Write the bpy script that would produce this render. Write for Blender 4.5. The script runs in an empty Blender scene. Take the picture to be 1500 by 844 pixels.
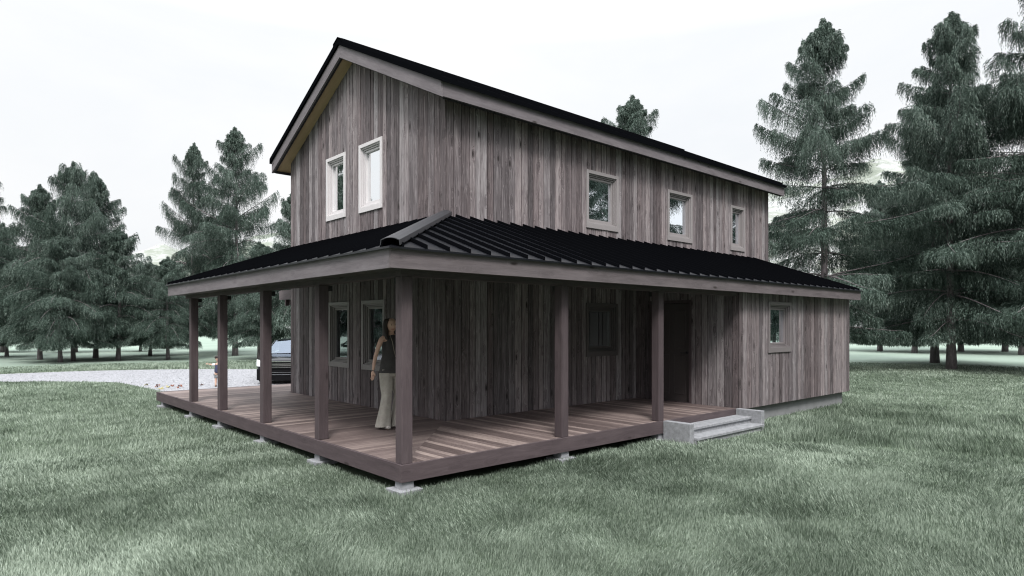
import bpy, math, random
import numpy as np
from mathutils import Vector, Matrix

random.seed(7)
R = math.radians
sc = bpy.context.scene
COL = sc.collection
G = -0.333                      # ground level; z = 0 is the top of the porch deck


# ------------------------------------------------------------------ helpers
def tag(o, label=None, cat=None, group=None, kind=None):
    if label: o['label'] = label
    if cat: o['category'] = cat
    if group: o['group'] = group
    if kind: o['kind'] = kind
    return o


def empty(name, loc=(0, 0, 0), rz=0):
    o = bpy.data.objects.new(name, None)
    COL.objects.link(o)
    o.location = loc
    o.rotation_euler = (0, 0, rz)
    o.empty_display_size = .2
    return o


def link(name, me, parent=None):
    o = bpy.data.objects.new(name, me)
    COL.objects.link(o)
    if parent is not None: o.parent = parent
    return o


class MB:
    """collects polygons into one mesh; every piece carries a grain coordinate and a tone"""
    def __init__(s):
        s.v = []; s.f = []; s.g = []; s.t = []; s.m = []; s.mats = []

    def add(s, vs, fs, axis=2, tone=None, mat=0, off=None):
        n = len(s.v)
        tone = random.random() if tone is None else tone
        off = off or (random.uniform(0, 90), random.uniform(0, 9), random.uniform(0, 9))
        ad = axis if not isinstance(axis, int) else None
        for v in vs:
            s.v.append(tuple(v))
            if ad is not None:
                d = Vector(ad).normalized(); p = Vector(v); L = p.dot(d); q = p - d * L
                s.g.append((L + off[0], q.x + q.y + off[1], q.z + off[2]))
            else:
                o = [i for i in range(3) if i != axis]
                s.g.append((v[axis] + off[0], v[o[0]] + off[1], v[o[1]] + off[2]))
            s.t.append(tone)
        for f in fs:
            s.f.append([i + n for i in f]); s.m.append(mat)

    def box(s, lo, hi, axis=2, tone=None, mat=0, off=None):
        x0, y0, z0 = lo; x1, y1, z1 = hi
        vs = [(x0, y0, z0), (x1, y0, z0), (x1, y1, z0), (x0, y1, z0), (x0, y0, z1), (x1, y0, z1), (x1, y1, z1), (x0, y1, z1)]
        s.add(vs, [(0, 3, 2, 1), (4, 5, 6, 7), (0, 1, 5, 4), (1, 2, 6, 5), (2, 3, 7, 6), (3, 0, 4, 7)], axis, tone, mat, off)

    def hexa(s, b, t, axis=2, tone=None, mat=0, off=None):
        """b, t: four bottom and four top points"""
        s.add(list(b) + list(t), [(0, 3, 2, 1), (4, 5, 6, 7), (0, 1, 5, 4), (1, 2, 6, 5), (2, 3, 7, 6), (3, 0, 4, 7)], axis, tone, mat, off)

    def tube(s, pts, rad, n=6, mat=0, tone=None, cap=True):
        base = len(s.v); tone = random.random() if tone is None else tone
        pts = [Vector(p) for p in pts]; L = 0; a0 = None
        for i, p in enumerate(pts):
            d = (pts[min(i + 1, len(pts) - 1)] - pts[max(i - 1, 0)]).normalized()
            if a0 is None:
                a0 = d.orthogonal().normalized()
            a = (a0 - d * a0.dot(d)).normalized(); a0 = a
            b = d.cross(a)
            if i: L += (p - pts[i - 1]).length
            for k in range(n):
                an = 2 * math.pi * k / n
                q = p + (a * math.cos(an) + b * math.sin(an)) * rad[i]
                s.v.append(tuple(q)); s.g.append((L, k / n * .3, tone * 9)); s.t.append(tone)
        for i in range(len(pts) - 1):
            for k in range(n):
                k2 = (k + 1) % n
                s.f.append([base + i * n + k, base + i * n + k2, base + (i + 1) * n + k2, base + (i + 1) * n + k]); s.m.append(mat)
        if cap:
            s.f.append([base + k for k in range(n)][::-1]); s.m.append(mat)
            e = base + (len(pts) - 1) * n
            s.f.append([e + k for k in range(n)]); s.m.append(mat)

    def build(s, name, mats, parent=None, smooth=False, bevel=0):
        me = bpy.data.meshes.new(name)
        me.from_pydata(s.v, [], s.f)
        if not isinstance(mats, (list, tuple)): mats = [mats]
        for m in mats: me.materials.append(m)
        me.polygons.foreach_set('material_index', s.m)
        a = me.attributes.new('gco', 'FLOAT_VECTOR', 'POINT'); a.data.foreach_set('vector', np.array(s.g, dtype=np.float32).ravel())
        a = me.attributes.new('tone', 'FLOAT', 'POINT'); a.data.foreach_set('value', np.array(s.t, dtype=np.float32))
        if smooth: me.polygons.foreach_set('use_smooth', [True] * len(me.polygons))
        o = link(name, me, parent)
        if bevel:
            b = o.modifiers.new('bevel', 'BEVEL'); b.width = bevel; b.segments = 2; b.limit_method = 'ANGLE'
        return o


# ------------------------------------------------------------------ materials
def newmat(name):
    m = bpy.data.materials.new(name); m.use_nodes = True
    nt = m.node_tree; nt.nodes.clear()
    out = nt.nodes.new('ShaderNodeOutputMaterial')
    bs = nt.nodes.new('ShaderNodeBsdfPrincipled')
    nt.links.new(bs.outputs[0], out.inputs[0])
    return m, nt, bs, out


def N(nt, t, **kw):
    n = nt.nodes.new(t)
    for k, v in kw.items():
        if k.startswith('i_'):
            key = k[2:]; key = int(key) if key.isdigit() else key.replace('_', ' ')
            n.inputs[key].default_value = v
        else: setattr(n, k, v)
    return n


def ramp(nt, stops, interp='LINEAR'):
    n = nt.nodes.new('ShaderNodeValToRGB'); cr = n.color_ramp; cr.interpolation = interp
    while len(cr.elements) < len(stops): cr.elements.new(.5)
    for e, (p, c) in zip(cr.elements, stops):
        e.position = p; e.color = (*c, 1) if len(c) == 3 else (c[0],) * 3 + (1,)
    return n


def plain(name, col, rough=.6, metal=0, spec=.5, noise=0, nscale=8, bump=0):
    m, nt, b, out = newmat(name)
    b.inputs['Base Color'].default_value = (*col, 1); b.inputs['Roughness'].default_value = rough
    b.inputs['Metallic'].default_value = metal; b.inputs['Specular IOR Level'].default_value = spec
    if noise:
        tc = N(nt, 'ShaderNodeTexCoord'); nz = N(nt, 'ShaderNodeTexNoise', i_Scale=nscale, i_Detail=8.0, i_Roughness=.65)
        nt.links.new(tc.outputs['Object'], nz.inputs['Vector'])
        r = ramp(nt, [(.25, tuple(c * (1 - noise) for c in col)), (.75, tuple(min(1, c * (1 + noise)) for c in col))])
        nt.links.new(nz.outputs[0], r.inputs[0]); nt.links.new(r.outputs[0], b.inputs['Base Color'])
        if bump:
            bp = N(nt, 'ShaderNodeBump', i_Strength=bump, i_Distance=.01)
            nt.links.new(nz.outputs[0], bp.inputs['Height']); nt.links.new(bp.outputs[0], b.inputs['Normal'])
    return m


def wood(name, dark, mid, light, across=28, along=1.1, tonevar=.5, knots=.5, rough=.8, bump=.3, patch=.5, fine=160, warm=None, contrast=1.0):
    m, nt, b, out = newmat(name); L = nt.links.new
    at = N(nt, 'ShaderNodeAttribute', attribute_name='gco'); tn = N(nt, 'ShaderNodeAttribute', attribute_name='tone')
    # knots: a voronoi stretched along the board; they also bend the grain
    mk = N(nt, 'ShaderNodeMapping'); mk.inputs['Scale'].default_value = (2.1, 6.5, 6.5); L(at.outputs['Vector'], mk.inputs['Vector'])
    vo = N(nt, 'ShaderNodeTexVoronoi', i_Scale=1.0, i_Randomness=1.0); L(mk.outputs[0], vo.inputs['Vector'])
    kd = N(nt, 'ShaderNodeMapRange', i_1=.0, i_2=.34, i_3=1.0, i_4=0.0); L(vo.outputs['Distance'], kd.inputs[0])
    bend = N(nt, 'ShaderNodeMath', operation='MULTIPLY', i_1=.11); L(kd.outputs[0], bend.inputs[0])
    # slow wander of the grain
    mw = N(nt, 'ShaderNodeMapping'); mw.inputs['Scale'].default_value = (.9, 4, 4); L(at.outputs['Vector'], mw.inputs['Vector'])
    nw = N(nt, 'ShaderNodeTexNoise', i_Scale=1.0, i_Detail=2.0); L(mw.outputs[0], nw.inputs['Vector'])
    wm = N(nt, 'ShaderNodeMath', operation='MULTIPLY', i_1=.16); L(nw.outputs[0], wm.inputs[0])
    ad = N(nt, 'ShaderNodeMath', operation='ADD'); L(bend.outputs[0], ad.inputs[0]); L(wm.outputs[0], ad.inputs[1])
    cb = N(nt, 'ShaderNodeCombineXYZ'); L(ad.outputs[0], cb.inputs[1]); L(ad.outputs[0], cb.inputs[2])
    va = N(nt, 'ShaderNodeVectorMath', operation='ADD'); L(at.outputs['Vector'], va.inputs[0]); L(cb.outputs[0], va.inputs[1])
    mg = N(nt, 'ShaderNodeMapping'); mg.inputs['Scale'].default_value = (along, across, across); L(va.outputs[0], mg.inputs['Vector'])
    g1 = N(nt, 'ShaderNodeTexNoise', i_Scale=1.0, i_Detail=6.0, i_Roughness=.72, i_Distortion=.4); L(mg.outputs[0], g1.inputs['Vector'])
    mf = N(nt, 'ShaderNodeMapping'); mf.inputs['Scale'].default_value = (4, fine, fine); L(va.outputs[0], mf.inputs['Vector'])
    g2 = N(nt, 'ShaderNodeTexNoise', i_Scale=1.0, i_Detail=3.0); L(mf.outputs[0], g2.inputs['Vector'])
    # weather patches, a metre long
    mp = N(nt, 'ShaderNodeMapping'); mp.inputs['Scale'].default_value = (1.6, 6, 6); L(at.outputs['Vector'], mp.inputs['Vector'])
    g3 = N(nt, 'ShaderNodeTexNoise', i_Scale=1.0, i_Detail=4.0, i_Roughness=.6); L(mp.outputs[0], g3.inputs['Vector'])

    def lin(parts, const=0.0):
        cur = None
        for sock, w in parts:
            mm = N(nt, 'ShaderNodeMath', operation='MULTIPLY_ADD', i_1=w, i_2=const if cur is None else 0.0)
            L(sock, mm.inputs[0])
            if cur is not None: L(cur, mm.inputs[2])
            cur = mm.outputs[0]
        return cur
    tot = lin([(g1.outputs[0], 1.15 * contrast), (g2.outputs[0], .45 * contrast), (g3.outputs[0], patch), (tn.outputs['Fac'], tonevar), (kd.outputs[0], -knots * .16)],
              .5 - .5 * (1.6 * contrast + patch + tonevar))
    rp = ramp(nt, [(.12, dark), (.5, mid), (.86, light)]); L(tot, rp.inputs[0])
    col = rp.outputs[0]
    if warm:
        mx = N(nt, 'ShaderNodeMix', data_type='RGBA', blend_type='MIX')
        f = N(nt, 'ShaderNodeMath', operation='MULTIPLY', i_1=7.31); L(tn.outputs['Fac'], f.inputs[0])
        fr = N(nt, 'ShaderNodeMath', operation='FRACT'); L(f.outputs[0], fr.inputs[0])
        fm = N(nt, 'ShaderNodeMath', operation='MULTIPLY'); L(fr.outputs[0], fm.inputs[0]); L(g3.outputs[0], fm.inputs[1])
        L(fm.outputs[0], mx.inputs[0]); L(col, mx.inputs[6])
        mu = N(nt, 'ShaderNodeMix', data_type='RGBA', blend_type='MULTIPLY'); mu.inputs[0].default_value = 1
        L(col, mu.inputs[6]); mu.inputs[7].default_value = (*warm, 1); L(mu.outputs[2], mx.inputs[7]); col = mx.outputs[2]
    # knot cores
    kc = N(nt, 'ShaderNodeMapRange', i_1=.07, i_2=.17, i_3=1.0, i_4=0.0); L(vo.outputs['Distance'], kc.inputs[0])
    # only some cells have a knot
    sr = N(nt, 'ShaderNodeSeparateColor'); L(vo.outputs['Color'], sr.inputs[0])
    gt = N(nt, 'ShaderNodeMath', operation='GREATER_THAN', i_1=.66); L(sr.outputs[0], gt.inputs[0])
    km = N(nt, 'ShaderNodeMath', operation='MULTIPLY'); L(kc.outputs[0], km.inputs[0]); L(gt.outputs[0], km.inputs[1])
    k2 = N(nt, 'ShaderNodeMath', operation='MULTIPLY', i_1=min(1, knots * 1.5)); L(km.outputs[0], k2.inputs[0])
    mk2 = N(nt, 'ShaderNodeMix', data_type='RGBA'); L(k2.outputs[0], mk2.inputs[0]); L(col, mk2.inputs[6])
    mk2.inputs[7].default_value = (dark[0] * .6, dark[1] * .55, dark[2] * .5, 1)
    L(mk2.outputs[2], b.inputs['Base Color'])
    b.inputs['Roughness'].default_value = rough; b.inputs['Specular IOR Level'].default_value = .3
    bp = N(nt, 'ShaderNodeBump', i_Strength=bump, i_Distance=.006); L(tot, bp.inputs['Height']); L(bp.outputs[0], b.inputs['Normal'])
    return m


M = {}
M['siding'] = wood('weathered_siding', (.028, .023, .0245), (.128, .111, .117), (.33, .307, .315), across=42, along=.8, tonevar=.36, knots=1.0, patch=.24, warm=(.98, .84, .81), contrast=1.1)
M['fascia'] = wood('fascia_wood', (.054, .047, .052), (.130, .115, .124), (.195, .176, .188), across=16, along=1.6, tonevar=.12, knots=.7, patch=.35, contrast=.7)
M['porchfascia'] = wood('porch_fascia_wood', (.047, .038, .041), (.115, .098, .103), (.17, .146, .151), across=16, along=1.6, tonevar=.12, knots=.7, patch=.35, contrast=.7)
M['post'] = wood('post_wood', (.028, .021, .023), (.066, .050, .054), (.11, .086, .09), across=18, along=1.2, tonevar=.15, knots=.5, patch=.35, contrast=.6)
M['deck'] = wood('deck_wood', (.044, .031, .030), (.148, .114, .108), (.34, .275, .25), across=30, along=.8, tonevar=.42, knots=.2, patch=.25, contrast=.6, rough=.6)
M['ply'] = wood('soffit_plywood', (.34, .24, .13), (.48, .35, .21), (.58, .44, .28), across=10, along=1.2, tonevar=.1, knots=.3, patch=.3, contrast=.5)
M['black'] = plain('black_backing', (.012, .011, .012), .8)
M['metal'] = plain('black_roof_metal', (.004, .0045, .007), .32, spec=.45, noise=.25, nscale=3)
M['seam'] = plain('black_seam_metal', (.0035, .0038, .0048), .6, spec=.0)
M['metalend'] = plain('roof_hip_metal', (.022, .023, .027), .4, metal=.0, spec=.5)
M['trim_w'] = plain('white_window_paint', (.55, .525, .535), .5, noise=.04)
M['trim_w_shaded'] = plain('shaded_white_window_paint', (.24, .22, .222), .5, noise=.05)  # the white window paint again, toned down to carry shade
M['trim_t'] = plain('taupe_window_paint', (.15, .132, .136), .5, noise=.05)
M['trim_porch_shade'] = plain('porch_shade_window_paint', (.09, .078, .08), .5, noise=.05)  # trim darkened so the porch shade sits in its colour
M['rubber'] = plain('black_gasket', (.02, .02, .022), .6)
M['conc'] = plain('pale_concrete', (.23, .235, .25), .85, noise=.32, nscale=14, bump=.4)
M['found'] = plain('foundation_concrete', (.19, .194, .2), .9, noise=.15, nscale=5, bump=.3)
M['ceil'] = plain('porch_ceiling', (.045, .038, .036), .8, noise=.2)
M['door'] = plain('dark_door_paint', (.055, .045, .045), .6, noise=.10, nscale=3)
M['jamb_reflection'] = plain('pale_jamb_reflection', (.75, .75, .76), .9)
M['steel'] = plain('brushed_steel', (.4, .4, .41), .35, metal=1)


def glass_mat(name, refl, tint=(.9, .95, 1)):
    m, nt, b, out = newmat(name); nt.nodes.remove(b)
    gl = N(nt, 'ShaderNodeBsdfGlossy', i_Roughness=.012); gl.inputs['Color'].default_value = (*tint, 1)
    tr = N(nt, 'ShaderNodeBsdfTransparent'); tr.inputs['Color'].default_value = (.55, .6, .6, 1)
    fr = N(nt, 'ShaderNodeFresnel', i_IOR=1.9)
    mr = N(nt, 'ShaderNodeMapRange', i_1=.08, i_2=.6, i_3=refl, i_4=1.0); nt.links.new(fr.outputs[0], mr.inputs[0])
    mx = N(nt, 'ShaderNodeMixShader'); nt.links.new(mr.outputs[0], mx.inputs[0])
    nt.links.new(tr.outputs[0], mx.inputs[1]); nt.links.new(gl.outputs[0], mx.inputs[2]); nt.links.new(mx.outputs[0], out.inputs[0])
    return m


M['glass'] = glass_mat('reflective_window_glass', .9, (.97, .99, 1))
M['glass2'] = glass_mat('window_glass', .16)

# ------------------------------------------------------------------ the house
W = 6.07; LX = 10.98; L1 = 5.03; LX2 = 10.265; PX = 2.344; PY = 2.40; YD = 8.2
EX = 2.63; EY = 2.65; ZE = 2.371; HE = .215; ZR = 3.321; YE = 6.01; XE = 10.275
OX = .334; OY = .343; ZF = 5.351; HF = .241; XO = 11.247; ZA = 7.005
SU = (ZA - ZF) / (W / 2 + OY); SL = (ZR - ZE) / EY

house = tag(empty('house', (0, 0, 0)), 'two storey barn style house in weathered vertical boards with black metal roofs and wraparound porch', 'house')


def top_soffit(y): return ZA - SU * abs(y - W / 2) - HF + .03


def map_y(c, out=-1):     # wall in plane y = c, facing out*y ; u runs along x
    return lambda u, n, z: (u, c + out * n, z)


def map_x(c, out=-1):     # wall in plane x = c, facing out*x ; u runs along y
    return lambda u, n, z: (c + out * n, u, z)


def siding(name, mp, u0, u1, zb, zt, openings=(), seed=0, parent=house, bw=(.115, .19), brk=(), back=None):
    rnd = random.Random(seed); mb = MB()
    zt_f = zt if callable(zt) else (lambda u: zt)
    edges = [u0]
    while edges[-1] < u1 - .26: edges.append(edges[-1] + rnd.uniform(*bw))
    edges.append(u1)

    def seg(a, b, z0, z1f, n0, n1, mat, tone, off):
        q = [mp(a, n0, z0), mp(b, n0, z0), mp(b, n1, z0), mp(a, n1, z0)]
        t = [mp(a, n0, z1f(a)), mp(b, n0, z1f(b)), mp(b, n1, z1f(b)), mp(a, n1, z1f(a))]
        mb.hexa(q, t, 2, tone, mat, off)

    def pieces(a, b, n0, n1, mat, tone, off, cuts):
        cs = sorted(set([a, b] + [c for c in cuts if a < c < b]))
        for p, q in zip(cs, cs[1:]):
            mid = (p + q) / 2
            ops = sorted([o for o in openings if o[0] <= mid <= o[1]], key=lambda o: o[2]); z = zb
            for o in ops:
                if o[2] > z: seg(p, q, z, lambda u, o=o: o[2], n0, n1, mat, tone, off)
                z = o[3]
            seg(p, q, z, zt_f, n0, n1, mat, tone, off)
    cuts = [c for o in openings for c in o[:2]] + list(brk)
    for a, b in zip(edges, edges[1:]):
        g = rnd.uniform(.006, .009); n1 = rnd.uniform(.019, .025)
        # a slight random curl in width at the joint
        pieces(a + g, b - g, .004, n1, 0, rnd.random(), (rnd.uniform(0, 90), rnd.uniform(0, 9), rnd.uniform(0, 9)), cuts)
    bk = back or (u0, u1)
    pieces(bk[0], bk[1], -.10, 0, 1, 0, None, cuts)
    return mb.build(name, [M['siding'], M['black']], parent)


def ring(mb, mp, u0, u1, z0, z1, wl, wr, wb, wt, n0, n1, mat=0):
    def bx(a, b, c, d):
        q = [mp(a, n0, c), mp(b, n0, c), mp(b, n1, c), mp(a, n1, c)]
        t = [mp(a, n0, d), mp(b, n0, d), mp(b, n1, d), mp(a, n1, d)]
        mb.hexa(q, t, 2, .5, mat)
    bx(u0, u0 + wl, z0, z1); bx(u1 - wr, u1, z0, z1)
    bx(u0 + wl, u1 - wr, z0, z0 + wb); bx(u0 + wl, u1 - wr, z1 - wt, z1)


def window(mp, u0, u1, z0, z1, trim, glass, jamb_reflection=None, label=None, lip=.10):
    c = .068; cb = .105
    mb = MB(); ring(mb, mp, u0, u1, z0, z1, c, c, cb, c, .012, .046)
    wn = mb.build('window', trim, house, bevel=.004)
    if label: wn['label'] = label
    a0, a1, b0, b1 = u0 + c, u1 - c, z0 + cb, z1 - c
    fr = MB()
    ring(fr, mp, a0 + .001, a1 - .001, b0 + .001, b1 - .001, .022, .022, .02, .022, -.10, .016)
    ring(fr, mp, a0 + .031, a1 - .031, b0 + .025, b1 - .030, .018, .018, .018, .02, -.10, -.012)
    fr.build('frame', trim, wn, bevel=.002)
    gk = MB(); ring(gk, mp, a0 + .0235, a1 - .0235, b0 + .0215, b1 - .0235, .007, .007, .003, .006, -.095, -.03)
    ring(gk, mp, a0 + .0495, a1 - .0495, b0 + .0435, b1 - .0505, .006, .006, .004, .006, -.095, -.045)
    gk.build('gasket', M['rubber'], wn)
    sh = MB(); ring(sh, mp, a0 + .056, a1 - .056, b0 + .048, b1 - .057, .032, .032, .045, .038, -.085, -.034)
    sh.build('sash', trim, wn, bevel=.003)
    p = MB(); s0, s1, t0, t1 = a0 + .085, a1 - .085, b0 + .09, b1 - .09
    q = [mp(s0, -.078, t0), mp(s1, -.078, t0), mp(s1, -.072, t0), mp(s0, -.072, t0)]
    t = [mp(s0, -.078, t1), mp(s1, -.078, t1), mp(s1, -.072, t1), mp(s0, -.072, t1)]
    p.hexa(q, t); p.build('pane', glass, wn)
    if jamb_reflection:
        cu = MB(); ca, cbn = jamb_reflection; k = 14; vs = []
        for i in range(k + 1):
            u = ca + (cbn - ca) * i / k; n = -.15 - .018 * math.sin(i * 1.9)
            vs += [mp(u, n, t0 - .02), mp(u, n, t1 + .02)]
        cu.add(vs, [(2 * i, 2 * i + 2, 2 * i + 3, 2 * i + 1) for i in range(k)]); cu.build('jamb_reflection', M['jamb_reflection'], wn, smooth=True)  # pale folded strip behind the pane stands in for the jamb's reflection
    return wn


def op(u0, u1, z0, z1): return (u0 + .06, u1 - .06, z0 + .1, z1 - .06)


# windows: (u0,u1,z0,z1)
GU = [(3.37, 4.22, 3.74, 5.05), (1.94, 2.81, 3.73, 5.05)]
GL = [(3.20, 4.095, .70, 2.03), (1.84, 2.705, .70, 2.03)]
LU = [(3.40, 4.40, 3.49, 4.645), (6.16, 7.16, 3.49, 4.64), (8.93, 9.64, 3.48, 4.63)]
LL = (3.40, 4.38, .93, 2.00)
LW = (6.125, 7.125, 1.006, 2.03)
mgx = map_x(0); mly = map_y(0); mlw = map_y(-PY + .02); mdr = map_x(L1)
siding('wall', mgx, -.024, W, -.02, top_soffit, [op(*w) for w in GU + GL], 11, brk=(W / 2,), back=(.003, W))['label'] = 'gable end wall of vertical weathered boards'
siding('wall', mly, 0, LX, -.02, top_soffit(0), [op(*w) for w in LU + [LL]], 12)['label'] = 'long front wall of vertical weathered boards'
siding('wall', mlw, L1 - .024, LX2, -.03, ZE - .04, [op(*LW)], 13, back=(L1 + .003, LX2))['label'] = 'wall of the low side wing'
siding('wall', mdr, -PY + .02, -.024, -.02, lambda u: ZR + SL * u - .09, [(-1.33, -.43, 0, 2.0)], 14, back=(-PY + .05, -.024))['label'] = 'porch end wall holding the door'
siding('wall', map_x(LX2, 1), -PY, 0, -.03, lambda u: ZR + SL * u - .09, (), 15)
siding('wall', map_x(LX, 1), 0, W, -.02, top_soffit, (), 16, brk=(W / 2,))
siding('wall', map_y(W, 1), 0, LX, -.02, top_soffit(W), (), 17)

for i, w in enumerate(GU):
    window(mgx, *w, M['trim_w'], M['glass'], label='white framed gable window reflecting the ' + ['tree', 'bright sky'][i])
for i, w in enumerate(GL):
    window(mgx, *w, M['trim_w_shaded'], M['glass2'], label='window under the porch roof, white frame toned grey for shade')
window(mly, *LU[0], M['trim_w_shaded'], M['glass2'], (4.02, 4.28))
window(mly, *LU[1], M['trim_w_shaded'], M['glass2'], (6.78, 7.03))
window(mly, *LU[2], M['trim_w_shaded'], M['glass2'], (9.2, 9.53))
window(mly, *LL, M['trim_porch_shade'], M['glass2'], (4.05, 4.25), label='window in the shaded porch, frame colour darkened for the shade')
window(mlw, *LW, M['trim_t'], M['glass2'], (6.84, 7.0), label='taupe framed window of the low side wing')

# door
d = MB()
for (a, b, c, e, n) in ((-1.325, -.435, .01, 1.995, -.035),):
    q = [mdr(a, n - .03, c), mdr(b, n - .03, c), mdr(b, n, c), mdr(a, n, c)]; t = [mdr(a, n - .03, e), mdr(b, n - .03, e), mdr(b, n, e), mdr(a, n, e)]
    d.hexa(q, t)
for (z0, z1) in ((.15, .95), (1.08, 1.85)):
    for (a, b) in ((-1.22, -.92), (-.84, -.54)):
        ring(d, mdr, a, b, z0, z1, .03, .03, .03, .03, -.036, -.026)
dr = d.build('door', M['door'], house, bevel=.004)
f = MB(); ring(f, mdr, -1.385, -.375, 0.0, 2.06, .055, .055, .012, .06, -.02, .034); f.build('frame', M['post'], dr)
h = MB(); h.tube([(L1 + .03, -1.25, 1.0), (L1 - .03, -1.25, 1.0), (L1 - .035, -1.14, 1.0)], [.011, .011, .010], 8)
h.tube([(L1 + .034, -1.25, 1.0), (L1 + .026, -1.25, 1.0)], [.028, .028], 12); h.build('handle', M['rubber'], dr, smooth=False)

# foundation
fb = MB()
fb.box((L1 + .06, -PY + .12, G - .05), (LX2 - .13, -.02, -.035))
fb.box((.1, .1, G - .05), (LX - .1, W - .1, -.03))
fb.build('foundation', M['found'], house)

# upper roof: slab, seams, ridge cap, fascia, soffit
rf = MB(); T = .075
yl = -OY - .05; yr = W + OY + .05; xa = -OX - .035; xb = XO + .035


def zu(y): return ZA - SU * abs(y - W / 2) + .004


for (ya, yb) in ((yl, W / 2), (W / 2, yr)):
    za_, zb_ = zu(ya), zu(yb)
    rf.hexa([(xa, ya, za_), (xb, ya, za_), (xb, yb, zb_), (xa, yb, zb_)], [(xa, ya, za_ + T), (xb, ya, za_ + T), (xb, yb, zb_ + T), (xa, yb, zb_ + T)], 0)
roof = rf.build('roof', M['seam'], house); roof['label'] = 'black metal gable roof'
for (ya, yb) in ((yl + .004, W / 2), (yr - .004, W / 2)):
    sm = MB(); x = xa + .012
    while x < xb:
        za_, zb_ = zu(ya) + T, zu(yb) + T
        sm.hexa([(x - .013, ya, za_), (x + .013, ya, za_), (x + .013, yb, zb_), (x - .013, yb, zb_)],
                [(x - .010, ya, za_ + .042), (x + .010, ya, za_ + .042), (x + .010, yb, zb_ + .042), (x - .010, yb, zb_ + .042)], 1)
        x += .30
    sm.build('standing_seam', M['seam'], roof)

rc = MB(); z0 = ZA + T + .05
for sgn in (-1, 1):
    y2 = W / 2 + sgn * .17; z2 = z0 - SU * .17 + .004
    rc.hexa([(xa - .01, W / 2, z0), (xb + .01, W / 2, z0), (xb + .01, y2, z2), (xa - .01, y2, z2)],
            [(xa - .01, W / 2, z0 + .02), (xb + .01, W / 2, z0 + .02), (xb + .01, y2, z2 + .02), (xa - .01, y2, z2 + .02)], 0)
    rc.box((xa - .01, min(y2, y2 + sgn * .012), z2 - .05), (xb + .01, max(y2, y2 + sgn * .012), z2 + .018), 0)
rc.build('ridge_cap', M['seam'], roof)


def rake(mb, x0, x1, ya, yb, drop0, drop1):
    za_, zb_ = zu(ya) - .004, zu(yb) - .004
    v = Vector((0, yb - ya, zb_ - za_))
    mb.hexa([(x0, ya, za_ - drop1), (x1, ya, za_ - drop1), (x1, yb, zb_ - drop1), (x0, yb, zb_ - drop1)],
            [(x0, ya, za_ - drop0), (x1, ya, za_ - drop0), (x1, yb, zb_ - drop0), (x0, yb, zb_ - drop0)], tuple(v))


for (x0, x1) in ((-OX, -OX + .04), (XO - .04, XO)):
    for (ya, yb) in ((-OY, W / 2), (W / 2, W + OY)):
        mb = MB(); rake(mb, x0, x1, ya, yb, 0, HF); mb.build('fascia_board', M['fascia'], roof, bevel=.002)
for ya in (-OY, W + OY - .04):
    mb = MB(); mb.box((-OX + .042, ya, ZF - HF + .012), (XO - .042, ya + .04, ZF), 0); mb.build('fascia_board', M['fascia'], roof)
sf = MB()
for (ya, yb) in ((-OY + .042, W / 2), (W / 2, W + OY - .042)):
    rake(sf, -OX + .075, XO - .075, ya, yb, HF - .045, HF - .03)
sf.build('soffit', M['ply'], roof)
tr = MB()
for (x0, x1) in ((-OX + .0405, -OX + .074), (XO - .074, XO - .0405)):
    for (ya, yb) in ((-OY + .042, W / 2), (W / 2, W + OY - .042)): rake(tr, x0, x1, ya, yb, HF - .06, HF + .012)
for ya in (-OY + .0425, W + OY - .07): tr.box((-OX + .075, ya, ZF - HF - .004), (XO - .075, ya + .0275, ZF - HF + .05), 0)
tr.build('dark_trim', M['black'], roof)

# porch roof (two lean-to slopes meeting in a hip), 30 cm seams
e = .04


def zl(dist): return ZR - SL * dist            # dist = how far out from the wall


pr = MB(); t2 = .022; mx_ = EX + e
SX = (ZR - ZE) / EX
A = (-mx_, -(EY + e), ZE - SL * e); B = (XE + .04, -(EY + e), ZE - SL * e); Cc = (XE + .04, -.004, ZR); D = (-.004, -.004, ZR)
E_ = (-mx_, YE + .04, ZE - SX * e); F_ = (-.004, YE + .04, ZR)


def lift(p, t): return (p[0], p[1], p[2] + t)


pr.hexa([A, B, Cc, D], [lift(q, t2) for q in (A, B, Cc, D)], 0)
pr.hexa([A, D, F_, E_], [lift(q, t2) for q in (A, D, F_, E_)], 1)
proof = pr.build('porch_roof', M['metal'], house); proof['label'] = 'black standing seam roof of the wraparound porch'
ps = MB()
HS = .046
x = -2.50
while x < XE + .05:
    y1 = -.006 if x >= 0 else x * EY / EX
    y0 = -(EY + e - .004)
    if y1 - y0 > .05:
        za_, zb_ = ZR + SL * y0 + t2, ZR + SL * y1 + t2
        ps.hexa([(x - .012, y0, za_), (x + .012, y0, za_), (x + .012, y1, zb_), (x - .012, y1, zb_)],
                [(x - .010, y0, za_ + HS), (x + .010, y0, za_ + HS), (x + .010, y1, zb_ + HS), (x - .010, y1, zb_ + HS)], 1)
    x += .30
ps.build('standing_seam', M['seam'], proof)
ps = MB()
y = -2.5
while y < YE + .05:
    x1 = -.006 if y >= 0 else y * EX / EY
    x0 = -(mx_ - .004)
    if x1 - x0 > .05:
        za_, zb_ = ZR + SX * x0 + t2, ZR + SX * x1 + t2
        ps.hexa([(x0, y - .012, za_), (x1, y - .012, zb_), (x1, y + .012, zb_), (x0, y + .012, za_)],
                [(x0, y - .010, za_ + HS), (x1, y - .010, zb_ + HS), (x1, y + .010, zb_ + HS), (x0, y + .010, za_ + HS)], 0)
    y += .30
ps.build('standing_seam', M['seam'], proof)
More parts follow.
